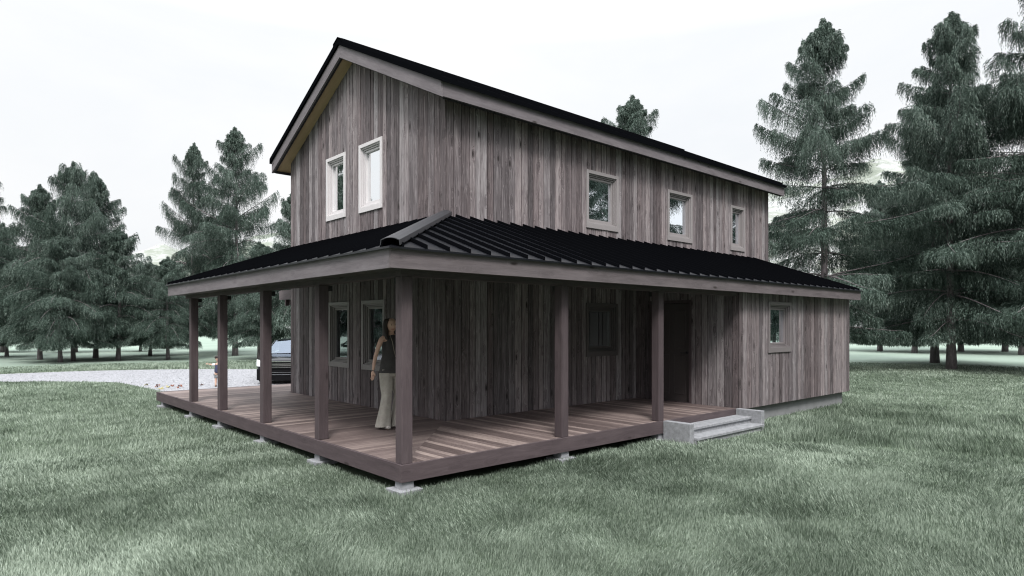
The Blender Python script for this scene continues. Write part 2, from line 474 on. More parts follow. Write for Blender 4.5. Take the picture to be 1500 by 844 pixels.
# hip cap: folded sheet from the corner to the wall
hc = MB(); dv = Vector((1, 1, 0)).normalized(); nv = Vector((1, -1, 0)).normalized(); th = .006
pa = Vector((-mx_ + .02, -(EY + e) + .02, 0)); pb = Vector((-.006, -.006, 0))
prof = [(-.108, -.048), (-.100, .006), (-.050, .026), (0, .032), (.050, .026), (.100, .006), (.108, -.048)]


def hip(p, zz, k, inner=0): a, b = prof[k]; q = p + nv * (a * (1 - inner * .07)); return (q.x, q.y, zz + b + .052 - inner * th)


zA = ZE - SL * (e - .02) + t2; zB = ZR + t2
for k in range(6):
    hc.hexa([hip(pa, zA, k, 1), hip(pb, zB, k, 1), hip(pb, zB, k + 1, 1), hip(pa, zA, k + 1, 1)],
            [hip(pa, zA, k), hip(pb, zB, k), hip(pb, zB, k + 1), hip(pa, zA, k + 1)], 0)
hc.build('hip_cap', M['metalend'], proof)
# fascia boards, beam, ceiling
mb = MB(); mb.box((-EX, -EY, ZE - HE), (XE, -EY + .04, ZE), 0); mb.build('fascia_board', M['porchfascia'], proof)
mb = MB(); mb.box((-EX, -EY + .041, ZE - HE), (-EX + .04, YE, ZE), 1); mb.build('fascia_board', M['fascia'], proof)
mb = MB()
mb.hexa([(XE - .04, -EY + .041, ZE - HE), (XE, -EY + .041, ZE - HE), (XE, -.03, ZR - HE), (XE - .04, -.03, ZR - HE)],
        [(XE - .04, -EY + .041, ZE - .005), (XE, -EY + .041, ZE - .005), (XE, -.03, ZR - .015), (XE - .04, -.03, ZR - .015)], 1)
mb.build('fascia_board', M['porchfascia'], proof)
mb = MB()
mb.hexa([(-EX + .041, YE - .04, ZE - HE), (-EX + .041, YE, ZE - HE), (-.03, YE, ZR - HE), (-.03, YE - .04, ZR - HE)],
        [(-EX + .041, YE - .04, ZE - .005), (-EX + .041, YE, ZE - .005), (-.03, YE, ZR - .015), (-.03, YE - .04, ZR - .015)], 0)
mb.build('fascia_board', M['fascia'], proof)
bm_ = MB()
bm_.box((-PX + .02, -PY + .03, ZE - HE - .055), (L1 - .03, -PY + .15, ZE - .03), 0)
bm_.box((-PX + .03, -PY + .151, ZE - HE - .055), (-PX + .15, YE - .05, ZE - .03), 1)
bm_.build('porch_beam', M['post'], proof)
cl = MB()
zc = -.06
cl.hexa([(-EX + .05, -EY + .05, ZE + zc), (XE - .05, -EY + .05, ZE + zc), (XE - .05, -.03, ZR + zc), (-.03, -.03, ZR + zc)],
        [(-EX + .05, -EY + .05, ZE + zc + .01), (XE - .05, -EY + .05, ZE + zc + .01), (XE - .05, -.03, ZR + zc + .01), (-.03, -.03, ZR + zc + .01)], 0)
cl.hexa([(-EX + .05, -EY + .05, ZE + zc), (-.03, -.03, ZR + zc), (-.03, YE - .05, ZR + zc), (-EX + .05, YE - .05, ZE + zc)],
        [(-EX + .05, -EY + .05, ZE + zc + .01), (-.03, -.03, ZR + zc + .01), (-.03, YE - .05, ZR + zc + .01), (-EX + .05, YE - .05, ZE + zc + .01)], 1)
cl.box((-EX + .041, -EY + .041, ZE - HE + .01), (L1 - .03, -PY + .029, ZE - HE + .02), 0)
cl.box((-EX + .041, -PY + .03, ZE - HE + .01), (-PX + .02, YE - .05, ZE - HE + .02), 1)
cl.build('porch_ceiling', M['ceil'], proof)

# posts with small black brackets
gposts = [5.54, 3.77, 1.69, -.30]
lposts = [.24, 2.50]
pw = .138
ptop = ZE - HE - .056


def post(x, y, br=(1, 0)):
    mb = MB(); mb.box((x, y, .002), (x + pw, y + pw, ptop), 2)
    p = mb.build('porch_post', M['post'], house, bevel=.006)
    b = MB()
    b.box((x + .03 + br[0] * .11, y + .03 + br[1] * .11, ptop - .075), (x + .10 + br[0] * .11, y + .10 + br[1] * .11, ptop - .002))
    b.build('bracket', M['black'], p)


for y in gposts: post(-PX + .025, y, (1, 0))
post(-PX + .025, -PY + .025, (0, 1))
for x in lposts: post(x, -PY + .025, (0, 1))

# deck: boards run square to each edge and meet in a mitre at the corner
dk = MB(); bw = .098; gp = .007
x = L1
rim = .045
xs = []
x = -PX + rim
while x < L1 - .01:
    x2 = min(x + bw, L1 - .03)
    # mitre: boards on the long side start on the diagonal y = x + c from the outer corner to the house corner
    def dg(xx): return -PY + rim + (xx + PX - rim) * (PY - rim) / (PX - rim)
    ya, yb = (dg(x), dg(x2)) if x2 <= 0 else (min(dg(x), -.01) if x < 0 else -.004, -.004)
    if x2 > 0 and x < 0: ya, yb = dg(x), -.004
    if ya > -PY + rim + .02 or yb > -PY + rim + .02:
        y0 = -PY + rim
        dk.hexa([(x, y0, -.028), (x2 - gp, y0, -.028), (x2 - gp, yb - .004, -.028), (x, ya - .004, -.028)],
                [(x, y0, 0), (x2 - gp, y0, 0), (x2 - gp, yb - .004, 0), (x, ya - .004, 0)], 1)
    x = x2 if x2 < L1 - .031 else L1
y = -PY + rim
while y < YD - rim - .01:
    y2 = min(y + bw, YD - rim)
    def dgi(yy): return -PX + rim + (yy + PY - rim) * (PX - rim) / (PY - rim)
    xa_, xb_ = dgi(y), dgi(y2)
    if y2 > 0:
        xb_ = -.03 if y < W else 3.0
    if y > 0: xa_ = -.03 if y < W else 3.0
    if y2 > W + .02 and y < W + .02: xa_ = xb_ = -.03
    if xb_ > -PX + rim + .02:
        x0 = -PX + rim
        dk.hexa([(x0, y, -.028), (xa_ - .004, y, -.028), (xb_ - .004, y2 - gp, -.028), (x0, y2 - gp, -.028)],
                [(x0, y, 0), (xa_ - .004, y, 0), (xb_ - .004, y2 - gp, 0), (x0, y2 - gp, 0)], 0)
    y = y2
deck = dk.build('deck', M['deck'], house); deck['label'] = 'wraparound porch floor of reddish brown boards'
jo = MB(); jo.box((-PX + .3, -PY + .3, -.19), (-.1, YD - .3, -.032)); jo.box((-.1, -PY + .3, -.19), (L1 - .05, -.05, -.032))
jo.build('joists', M['black'], deck)
for lo, hi, ax in (((-PX, -PY, -.195), (L1 - .03, -PY + rim - .003, .002), 0), ((-PX, -PY + rim - .001, -.195), (-PX + rim - .003, YD, .002), 1),
                   ((-PX + rim, YD - rim + .003, -.195), (3.0, YD, .002), 0)):
    mb = MB(); mb.box(lo, hi, ax); mb.build('rim_board', M['post'], deck, bevel=.003)


def pier(x, y):
    mb = MB(); mb.box((x, y, G + .035), (x + .155, y + .155, -.197)); mb.box((x - .075, y - .075, G - .1), (x + .23, y + .23, G + .05))
    mb.build('footing', M['conc'], deck, bevel=.006)


for y in gposts + [7.75]: pier(-PX + .03, y)
pier(-PX + .03, -PY + .03)
for x in lposts: pier(x, -PY + .03)

# beams of the entry canopy behind the gable wall
mb = MB(); mb.box((.02, W + .03, 2.17), (.07, 6.86, 2.385), 1); mb.build('canopy_beam', M['porchfascia'], house)
mb = MB(); mb.box((.09, W + .03, 2.04), (.2, 6.55, 2.165), 1); mb.box((.02, 6.45, 2.02), (.088, 6.52, 2.17)); mb.box((.071, W + .03, 2.32), (2.4, 6.9, 2.40), 0)
mb.build('canopy_beam', M['post'], house)

# concrete steps
steps = tag(empty('concrete_steps', (3.8, -2.65, G)), 'pale concrete steps with low side walls below the porch door', 'steps')


def cpart(name, lo, hi):
    mb = MB(); mb.box(tuple(a - b for a, b in zip(lo, (3.8, -2.65, G))), tuple(a - b for a, b in zip(hi, (3.8, -2.65, G))))
    return mb.build(name, M['conc'], steps, bevel=.006)


cpart('cheek_wall', (2.58, -2.90, G - .1), (2.705, -2.405, .008))
cpart('cheek_wall', (4.88, -2.90, G - .1), (5.0, -2.405, .008))
cpart('tread', (2.708, -2.72, -.15), (4.877, -2.405, -.105)); cpart('tread', (2.708, -2.955, -.262), (4.877, -2.66, -.217))
cpart('riser', (2.708, -2.69, -.30), (4.877, -2.41, -.152)); cpart('riser', (2.708, -2.925, G - .1), (4.877, -2.70, -.264))

# ------------------------------------------------------------------ ground, drive, hills
def vnoise(x, y, scale, seed):
    rs = np.random.RandomState(seed); n = 256; g = rs.rand(n, n)
    x = x / scale + 1000; y = y / scale + 1000
    xi = np.floor(x).astype(int); yi = np.floor(y).astype(int); fx = x - xi; fy = y - yi
    fx = fx * fx * (3 - 2 * fx); fy = fy * fy * (3 - 2 * fy)
    a = g[xi % n, yi % n]; b = g[(xi + 1) % n, yi % n]; c = g[xi % n, (yi + 1) % n]; d = g[(xi + 1) % n, (yi + 1) % n]
    return (a * (1 - fx) + b * fx) * (1 - fy) + (c * (1 - fx) + d * fx) * fy


m, nt, b, out = newmat('lawn_ground'); Lk = nt.links.new
tc = N(nt, 'ShaderNodeTexCoord')
n1 = N(nt, 'ShaderNodeTexNoise', i_Scale=.35, i_Detail=8.0, i_Roughness=.6); Lk(tc.outputs['Object'], n1.inputs['Vector'])
n2 = N(nt, 'ShaderNodeTexNoise', i_Scale=9.0, i_Detail=6.0, i_Roughness=.7); Lk(tc.outputs['Object'], n2.inputs['Vector'])
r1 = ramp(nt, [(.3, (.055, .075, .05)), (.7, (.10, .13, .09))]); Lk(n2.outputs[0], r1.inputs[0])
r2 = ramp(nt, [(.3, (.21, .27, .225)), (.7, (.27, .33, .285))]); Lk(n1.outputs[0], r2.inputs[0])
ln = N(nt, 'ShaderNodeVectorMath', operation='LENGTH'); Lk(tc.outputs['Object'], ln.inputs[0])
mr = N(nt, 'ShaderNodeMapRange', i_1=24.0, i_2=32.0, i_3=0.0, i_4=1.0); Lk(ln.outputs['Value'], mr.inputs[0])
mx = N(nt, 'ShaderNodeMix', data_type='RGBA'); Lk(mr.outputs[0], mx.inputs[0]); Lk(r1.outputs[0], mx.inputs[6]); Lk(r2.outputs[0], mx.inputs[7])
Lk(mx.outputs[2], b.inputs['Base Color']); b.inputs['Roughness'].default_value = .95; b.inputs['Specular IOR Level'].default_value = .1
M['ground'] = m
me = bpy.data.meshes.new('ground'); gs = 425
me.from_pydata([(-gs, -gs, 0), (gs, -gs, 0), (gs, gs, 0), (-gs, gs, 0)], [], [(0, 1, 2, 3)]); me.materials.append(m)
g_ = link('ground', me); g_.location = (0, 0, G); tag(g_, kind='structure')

m, nt, b, out = newmat('gravel'); Lk = nt.links.new
tc = N(nt, 'ShaderNodeTexCoord')
v1 = N(nt, 'ShaderNodeTexVoronoi', i_Scale=24.0); Lk(tc.outputs['Object'], v1.inputs['Vector'])
n1 = N(nt, 'ShaderNodeTexNoise', i_Scale=6.0, i_Detail=8.0, i_Roughness=.8); Lk(tc.outputs['Object'], n1.inputs['Vector'])
sp = N(nt, 'ShaderNodeSeparateColor'); Lk(v1.outputs['Color'], sp.inputs[0])
ma = N(nt, 'ShaderNodeMath', operation='MULTIPLY_ADD', i_1=.7); Lk(sp.outputs[0], ma.inputs[0]); Lk(n1.outputs[0], ma.inputs[2])
r1 = ramp(nt, [(.3, (.11, .113, .123)), (.65, (.205, .208, .224)), (1, (.32, .324, .343))]); Lk(ma.outputs[0], r1.inputs[0]); Lk(r1.outputs[0], b.inputs['Base Color'])
b.inputs['Roughness'].default_value = .95; b.inputs['Specular IOR Level'].default_value = .1
bp = N(nt, 'ShaderNodeBump', i_Strength=.6, i_Distance=.02); Lk(v1.outputs['Distance'], bp.inputs['Height']); Lk(bp.outputs[0], b.inputs['Normal'])
DRIVE = [(-16, 24.3), (-9, 21.4), (-4.6, 18.75), (-3.5, 18.1), (-2.4, 16.8), (-1.75, 16), (-1.6, 15), (-1.52, 13.75), (-1.42, 12.5), (-1.4, 11), (-1.35, 8.25),
         (16, 8.25), (15, 12.5), (5.3, 18.4), (2, 21.3), (.16, 22.4), (-1.46, 23.0), (-3.05, 23.2), (-4.33, 23.1), (-9, 25.4), (-16, 29)]
me = bpy.data.meshes.new('gravel_drive')
me.from_pydata([(x, y, 0) for x, y in DRIVE], [], [list(range(len(DRIVE)))]); me.materials.append(m)
o = link('gravel_drive', me); o.location = (0, 0, G + .006); tag(o, kind='structure')
# loose stones of the drive surface, seen as a speckled edge
rs = np.random.RandomState(3)


def inpoly(px, py, poly):
    ins = np.zeros(len(px), bool); j = len(poly) - 1
    for i in range(len(poly)):
        xi, yi = poly[i]; xj, yj = poly[j]
        c = ((yi > py) != (yj > py)) & (px < (xj - xi) * (py - yi) / (yj - yi + 1e-12) + xi); ins ^= c; j = i
    return ins


def tri_mesh(name, co, fac_n, mats, attrs=None, parent=None, loc=None):
    """co: (F*fac_n, 3) unshared vertices, faces with fac_n corners"""
    me = bpy.data.meshes.new(name); nv = len(co); nf = nv // fac_n
    me.vertices.add(nv); me.vertices.foreach_set('co', co.astype(np.float32).ravel())
    me.loops.add(nv); me.loops.foreach_set('vertex_index', np.arange(nv, dtype=np.int32))
    me.polygons.add(nf); me.polygons.foreach_set('loop_start', np.arange(0, nv, fac_n, dtype=np.int32))
    me.polygons.foreach_set('loop_total', np.full(nf, fac_n, dtype=np.int32))
    for mm in mats: me.materials.append(mm)
    for k, a in (attrs or {}).items():
        at = me.attributes.new(k, 'FLOAT', 'POINT'); at.data.foreach_set('value', a.astype(np.float32))
    me.update(calc_edges=True)
    return me


n = 26000
sx = rs.uniform(-9, 6, n); sy = rs.uniform(8.3, 25, n); k = inpoly(sx, sy, DRIVE); sx, sy = sx[k], sy[k]; n = len(sx)
sz = rs.uniform(.008, .02, n); an = rs.uniform(0, 6.28, n)
pts = []
c0 = np.stack([sx, sy, np.full(n, G + .004) + sz * .9], 1)
ring_ = []
for q in range(4):
    a = an + q * math.pi / 2; ring_.append(np.stack([sx + np.cos(a) * sz * rs.uniform(.7, 1.2, n), sy + np.sin(a) * sz * rs.uniform(.7, 1.2, n), np.full(n, G + .004)], 1))
tri = []
for q in range(4): tri.append(np.stack([ring_[q], ring_[(q + 1) % 4], c0], 1))
co = np.concatenate(tri, 0).reshape(-1, 3)
tones = np.tile(np.repeat(rs.rand(n), 3), 4)
m, nt, b, out = newmat('pebble'); at = N(nt, 'ShaderNodeAttribute', attribute_name='tone'); r1 = ramp(nt, [(0, (.09, .09, .10)), (.4, (.195, .198, .214)), (1, (.32, .324, .345))])
nt.links.new(at.outputs['Fac'], r1.inputs[0]); nt.links.new(r1.outputs[0], b.inputs['Base Color']); b.inputs['Roughness'].default_value = .9
o = link('gravel_stones', tri_mesh('gravel_stones', co, 3, [m], {'tone': tones}))
tag(o, 'loose pale grey stones covering the drive', 'gravel', kind='stuff')

# grass: real blades, thinned and widened with distance from where people look
CAM = np.array([-6.166, -8.486, 1.548]); YAW = .73166
fw = np.array([math.sin(YAW), math.cos(YAW)]); rt = np.array([math.cos(YAW), -math.sin(YAW)])


def grass(name, d0, d1, k, segs2, seed, label):
    rs = np.random.RandomState(seed)
    # density falls with 1/d^2 : uniform in log d
    cnt = int(k * math.log(d1 / d0)); dd = d0 * np.exp(rs.rand(cnt) * math.log(d1 / d0)); an = rs.uniform(-.80, .80, cnt)
    x = CAM[0] + dd * (fw[0] * np.cos(an) + rt[0] * np.sin(an)); y = CAM[1] + dd * (fw[1] * np.cos(an) + rt[1] * np.sin(an))
    bad = inpoly(x, y, [(-PX + .10, -PY + .10), (L1, -PY + .10), (L1, -PY + .1), (LX2 - .1, -PY + .1), (LX2 - .1, 0), (LX - .1, 0), (LX, W), (3, W + .3), (3, YD - .08), (-PX + .10, YD - .08)])
    bad |= inpoly(x, y, [(2.57, -2.96), (5.01, -2.96), (5.01, -2.3), (2.57, -2.3)])
    bad |= inpoly(x, y, DRIVE)
    for py_ in gposts + [7.75, -PY + .03]: bad |= (x > -PX - .06) & (x < -PX + .27) & (y > py_ - .05) & (y < py_ + .22)
    k_ = ~bad; x, y, dd = x[k_], y[k_], dd[k_]; n = len(x)
    # noise fields: height, lean, colour
    hN = vnoise(x, y, .38, 1) * .65 + vnoise(x, y, 1.3, 2) * .35
    wv = vnoise(x + y * .5, y * 1.6, 1.1, 9)
    ang = 6.28 * vnoise(x, y, 3.2, 3) + 3.2 * vnoise(x, y, .6, 4) + 3.4 + rs.normal(0, .85, n)
    h = (.026 + .062 * hN) * rs.uniform(.65, 1.3, n)
    # uncut verge along the far side of the drive
    dv_ = (y > 21.5 - .8 * (x - 2)) & (x > -12) & (y < 27 - .8 * (x - 2)) & (x < 9)
    edge = vnoise(x, y, .9, 5)
    rough = inpoly(x + .25 * vnoise(x, y, .5, 12), y + .25 * vnoise(x, y, .5, 13), [(4.2, -3.4), (4.4, -4.1), (4.8, -5), (5.15, -5.8), (5.6, -6.7), (10.6, -6.2), (9.2, -3.0), (6.5, -2.3), (5.05, -2.4)])
    h = np.where(rough, h * 1.75, h)
    h = np.where(dv_ & (y < 23.3 - .5 * np.maximum(x + 1, 0) + 1.2), h * (1.3 + 1.6 * edge), h)
    w = np.maximum(.0048, .00108 * dd) * rs.uniform(.7, 1.35, n)
    lean = h * (.15 + .50 * vnoise(x, y, .5, 6)) * rs.uniform(.5, 1.4, n)
    lx, ly = np.cos(ang) * lean, np.sin(ang) * lean
    fa = rs.uniform(0, math.pi, n); wx, wy = np.cos(fa) * w / 2, np.sin(fa) * w / 2
    z0 = np.full(n, G - .004)
    tone = np.clip(.10 + .55 * (vnoise(x, y, 2.6, 7) * .35 + vnoise(x, y, .4, 8) * .65) * .75 + .55 * rs.rand(n) + .12 * (wv - .5) - .10 * rough, 0, 1)
    b0 = np.stack([x - wx, y - wy, z0], 1); b1 = np.stack([x + wx, y + wy, z0], 1)
    tip = np.stack([x + lx, y + ly, z0 + h], 1)
    if segs2:
        m0 = np.stack([x - wx * .8 + lx * .36, y - wy * .8 + ly * .36, z0 + h * .62], 1); m1 = np.stack([x + wx * .8 + lx * .36, y + wy * .8 + ly * .36, z0 + h * .62], 1)
        tri = np.stack([b0, b1, m1, b0, m1, m0, m0, m1, tip], 1).reshape(-1, 3)
        tn = np.repeat(tone, 9); up = np.tile([0, 0, .62, 0, .62, .62, .62, .62, 1], n)
    else:
        tri = np.stack([b0, b1, tip], 1).reshape(-1, 3); tn = np.repeat(tone, 3); up = np.tile([0, 0, 1], n)
    o = link(name, tri_mesh(name, tri, 3, [M['grass']], {'tone': tn, 'up': up}))
    tag(o, label, 'grass', kind='stuff')


m, nt, b, out = newmat('grass_blades'); Lk = nt.links.new
at = N(nt, 'ShaderNodeAttribute', attribute_name='tone')
r1 = ramp(nt, [(.1, (.030, .044, .028)), (.45, (.128, .168, .124)), (.87, (.39, .455, .375))]); Lk(at.outputs['Fac'], r1.inputs[0])
Lk(r1.outputs[0], b.inputs['Base Color']); b.inputs['Roughness'].default_value = .55; b.inputs['Specular IOR Level'].default_value = .25
tl = N(nt, 'ShaderNodeBsdfTranslucent'); Lk(r1.outputs[0], tl.inputs['Color'])
ms = N(nt, 'ShaderNodeMixShader'); ms.inputs[0].default_value = .3; Lk(b.outputs[0], ms.inputs[1]); Lk(tl.outputs[0], ms.inputs[2]); Lk(ms.outputs[0], out.inputs[0])
M['grass'] = m
grass('lawn_grass', 3.2, 11, 420000, True, 21, 'short grey green lawn grass lying in soft waves')
grass('lawn_grass', 11, 37, 270000, False, 22, 'short grey green lawn grass beyond the house')

# ------------------------------------------------------------------ hills
def hill(name, segs, seed, label=None):
    """segs: list of (azimuth deg from +Y clockwise, distance, height) along the crest"""
    az = np.array([s[0] for s in segs]); ht = np.array([s[2] for s in segs]); ds = np.array([s[1] for s in segs])
    na, nr = 160, 26; vs = []; rs = np.random.RandomState(seed)
    A_ = np.linspace(az[0], az[-1], na)
    for i, a in enumerate(A_):
        H = np.interp(a, az, ht); Dm = np.interp(a, az, ds)
        for j in range(nr):
            t = j / (nr - 1); r = Dm * (.62 + .55 * t)
            prof_ = math.sin(min(1, t / .72) * math.pi / 2) ** 1.6 if t < .72 else math.cos((t - .72) / .28 * math.pi / 2 * .8)
            xx = CAM[0] + r * math.sin(R(a)); yy = CAM[1] + r * math.cos(R(a))
            nz = (vnoise(np.array([xx]), np.array([yy]), 38, seed)[0] - .5) * .30 + (vnoise(np.array([xx]), np.array([yy]), 13, seed + 1)[0] - .5) * .13 + (vnoise(np.array([xx]), np.array([yy]), 5, seed + 2)[0] - .5) * .05
            fade = min(1, i / 12, (na - 1 - i) / 12)
            vs.append((xx, yy, G - 1.5 + (H + 1.5) * max(0, prof_ * (1 + nz) if t > .04 else 0) * (.25 + .75 * fade)))
    fs = [(i * nr + j, (i + 1) * nr + j, (i + 1) * nr + j + 1, i * nr + j + 1) for i in range(na - 1) for j in range(nr - 1)]
    me = bpy.data.meshes.new(name); me.from_pydata(vs, [], fs); me.materials.append(M['hill'])
    me.polygons.foreach_set('use_smooth', [True] * len(fs))
    o = link(name, me); tag(o, kind='structure')


m, nt, b, out = newmat('hillside'); Lk = nt.links.new
tc = N(nt, 'ShaderNodeTexCoord')
n1 = N(nt, 'ShaderNodeTexNoise', i_Scale=.035, i_Detail=9.0, i_Roughness=.62); Lk(tc.outputs['Object'], n1.inputs['Vector'])
mp_ = N(nt, 'ShaderNodeMapping'); mp_.inputs['Scale'].default_value = (.12, .12, .5); Lk(tc.outputs['Object'], mp_.inputs['Vector'])
n2 = N(nt, 'ShaderNodeTexNoise', i_Scale=1.0, i_Detail=7.0, i_Roughness=.75); Lk(mp_.outputs[0], n2.inputs['Vector'])
r1 = ramp(nt, [(.32, (.17, .195, .16)), (.47, (.25, .275, .235)), (.53, (.36, .37, .365)), (.75, (.52, .53, .54))])  # grass to rock, greyed so the distance haze sits in the colour
ad = N(nt, 'ShaderNodeMath', operation='MULTIPLY_ADD', i_1=.45, i_2=-.22); Lk(n2.outputs[0], ad.inputs[0])
a2 = N(nt, 'ShaderNodeMath', operation='ADD'); Lk(n1.outputs[0], a2.inputs[0]); Lk(ad.outputs[0], a2.inputs[1])
Lk(a2.outputs[0], r1.inputs[0]); Lk(r1.outputs[0], b.inputs['Base Color']); b.inputs['Roughness'].default_value = .95
bp = N(nt, 'ShaderNodeBump', i_Strength=1.0, i_Distance=1.5); Lk(n2.outputs[0], bp.inputs['Height']); Lk(bp.outputs[0], b.inputs['Normal'])
M['hill'] = m
hill('hills', [(-30, 290, 20), (-8, 290, 22), (2, 280, 27), (5, 280, 24), (8.5, 285, 35), (11, 285, 30), (13.5, 285, 35), (17, 290, 34), (22, 290, 46), (30, 290, 40), (45, 290, 34)], 31)
hill('hills', [(40, 330, 30), (55, 330, 50), (66, 320, 66), (72, 320, 72), (78, 320, 64), (86, 320, 60), (100, 320, 45), (120, 320, 30)], 41)

# ------------------------------------------------------------------ trees
m, nt, b, out = newmat('spruce_needles'); Lk = nt.links.new
at = N(nt, 'ShaderNodeAttribute', attribute_name='tone')
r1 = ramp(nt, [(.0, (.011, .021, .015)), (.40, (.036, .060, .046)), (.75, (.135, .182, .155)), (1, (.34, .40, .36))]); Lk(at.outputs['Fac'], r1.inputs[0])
Lk(r1.outputs[0], b.inputs['Base Color']); b.inputs['Roughness'].default_value = .6; b.inputs['Specular IOR Level'].default_value = .25
tl = N(nt, 'ShaderNodeBsdfTranslucent'); Lk(r1.outputs[0], tl.inputs['Color'])
ms = N(nt, 'ShaderNodeMixShader'); ms.inputs[0].default_value = .2; Lk(b.outputs[0], ms.inputs[1]); Lk(tl.outputs[0], ms.inputs[2]); Lk(ms.outputs[0], out.inputs[0])
M['needle'] = m
m, nt, b, out = newmat('spruce_bark'); Lk = nt.links.new
tc = N(nt, 'ShaderNodeTexCoord'); mp_ = N(nt, 'ShaderNodeMapping'); mp_.inputs['Scale'].default_value = (9, 9, 2.2); Lk(tc.outputs['Object'], mp_.inputs['Vector'])
n1 = N(nt, 'ShaderNodeTexNoise', i_Scale=1.0, i_Detail=9.0, i_Roughness=.75); Lk(mp_.outputs[0], n1.inputs['Vector'])
r1 = ramp(nt, [(.32, (.08, .066, .070)), (.52, (.21, .18, .19)), (.72, (.36, .32, .335))]); Lk(n1.outputs[0], r1.inputs[0]); Lk(r1.outputs[0], b.inputs['Base Color'])
b.inputs['Roughness'].default_value = .95; bp = N(nt, 'ShaderNodeBump', i_Strength=1.0, i_Distance=.05); Lk(n1.outputs[0], bp.inputs['Height']); Lk(bp.outputs[0], b.inputs['Normal'])
M['bark'] = m


def tree_meshes(seed, H, Rm, base, droop=.5, dens=1.0, minz=1.0):
    """returns (trunk mesh, crown mesh); a weeping spruce: limbs rise near the top, reach out and sag below, and curtains of sprays hang from them"""
    rnd = random.Random(seed); rs = np.random.RandomState(seed)
    tr = MB(); bend = [rnd.uniform(-.12, .12) for _ in range(2)]; tr_r = .0115 * H + .025

    def axis(z):
        t = z / H; return Vector((bend[0] * math.sin(t * 3.1), bend[1] * math.sin(t * 2.6 + .4), z))
    ks = 14; pts = [axis(H * i / ks) for i in range(ks + 1)]; pts[0].z = -.15
    rad = [max(.012, tr_r * (1 - i / ks) ** .85) for i in range(ks + 1)]; rad[0] *= 1.28
    tr.tube(pts, rad, 12)
    anchors = []; outs = []; lens = []; tops = []; tn = []

    def limb(root, a, L, e0, sag, up, hfrac, trunk_w=1.0):
        dirh = Vector((math.cos(a), math.sin(a), 0)); lat = Vector((-math.sin(a), math.cos(a), 0)); curl = rnd.uniform(-.16, .16)
        def P(s):
            q = root + dirh * (L * s * math.cos(e0)) + lat * (curl * L * s * s) + Vector((0, 0, L * (math.sin(e0) * s - sag * s * s + up * s ** 3.2)))
            lo_ = minz + .25
            if q.z < lo_ + .5: q.z = lo_ + .5 * math.exp(min(0, (q.z - lo_ - .5) / .5))
            return q
        n = 7; tr.tube([P(i / n * .97) for i in range(n + 1)], [max(.006, (.008 + .0085 * L) * trunk_w * (1 - i / (n + .6))) for i in range(n + 1)], 5, cap=False)
        ns = int((L * 78 + 26) * dens); lt = rnd.uniform(-.12, .30)
        s = rs.uniform(.0 if L < 2.2 else .08, 1.0, ns) ** .85
        hw = .06 + .185 * L * np.sin(np.pi * np.clip(s, 0, 1) ** .75 * .93)
        q = rs.uniform(-1, 1, ns); w = q * hw
        for si, wi, qi in zip(s, w, q):
            p = P(float(si)) + lat * float(wi) + dirh * float(abs(wi) * .25) + Vector((0, 0, -.30 * abs(float(wi)) + rnd.uniform(-.03, .05)))
            anchors.append(p); o_ = dirh * .55 + lat * (.8 if qi > 0 else -.8) * abs(qi); outs.append(o_)
            ll = (.22 + .62 * min(1, L / 2.6)) * rnd.uniform(.5, 1.25) * (1.30 - .78 * float(si) ** 1.5) * (1 + droop * .35)
            ll = min(ll, max(.12, p.z - minz)); lens.append(ll); ltone = lt
            tn.append(min(1, max(0, rnd.random() * .75 + lt)))
    z = base; wi = 0
    while z < H - .25:
        t = (H - z) / (H - base)             # 0 top, 1 bottom
        Rr = Rm * min(1, (.055 + 1.3 * t ** .86)) * (1 - .10 * max(0, t - .8) / .2) * min(1, t / .05) ** .6
        nb = (8 if t > .42 else 6) if t > .12 else 5
        a0 = rnd.uniform(0, 6.28)
        for kbr in range(nb):
            if t > .12 and rnd.random() < .13: continue
            a = a0 + 6.283 * kbr / nb + rnd.uniform(-.35, .35); L = Rr * (rnd.uniform(.8, 1.0) if t < .12 else rnd.uniform(.62, 1.22))
            if t < .09: e0 = R(rnd.uniform(4, 22)); sag = .15; up = .0
            elif t < .22: e0 = R(rnd.uniform(22, 46)); sag = .06; up = .0
            elif t < .55: e0 = R(rnd.uniform(8, 36)); sag = rnd.uniform(.05, .25); up = rnd.uniform(.02, .15)
            elif droop > .45: e0 = R(rnd.uniform(14, 36)); sag = rnd.uniform(.50, .85); up = 0.0
            else: e0 = R(rnd.uniform(-4, 18)); sag = rnd.uniform(.2, .5) * (.6 + droop); up = rnd.uniform(.0, .2)
            limb(axis(z + rnd.uniform(-.07, .07)), a, L / max(.6, math.cos(e0)), e0, sag, up, t)
        z += (.24 if t < .12 else .55 + .50 * t * rnd.uniform(.8, 1.2)) * (H / 15.3) ** .5; wi += 1
    for i in range(int((H - base) * 34 * dens)):
        zz = rnd.uniform(base + .6, H - .5); a = rnd.uniform(0, 6.28); rr = rnd.uniform(.05, .55); anchors.append(axis(zz) + Vector((math.cos(a), math.sin(a), 0)) * rr)
        outs.append(Vector((math.cos(a), math.sin(a), 0)) * .5); lens.append(rnd.uniform(.2, .5)); tn.append(rnd.random() * .7)
    # leading shoot
    for i in range(int(260 * dens)):
        zz = H - rnd.uniform(0, 1) ** 1.3 * 3.0; a = rnd.uniform(0, 6.28); anchors.append(axis(zz) + Vector((math.cos(a), math.sin(a), 0)) * rnd.uniform(0, .16) * (H - zz + .25))
        outs.append(Vector((math.cos(a), math.sin(a), .3)) * .5); lens.append(rnd.uniform(.15, .38)); tn.append(rnd.random())
    Aa = np.array(anchors); O = np.array(outs); Ln = np.array(lens); Tn = np.array(tn); n = len(Aa); K = 8
    co = np.empty((n, K, 3, 3)); tone = np.empty((n, K, 3))
    pos = Aa.copy(); drop_rate = rs.uniform(.5, 1.1, n)
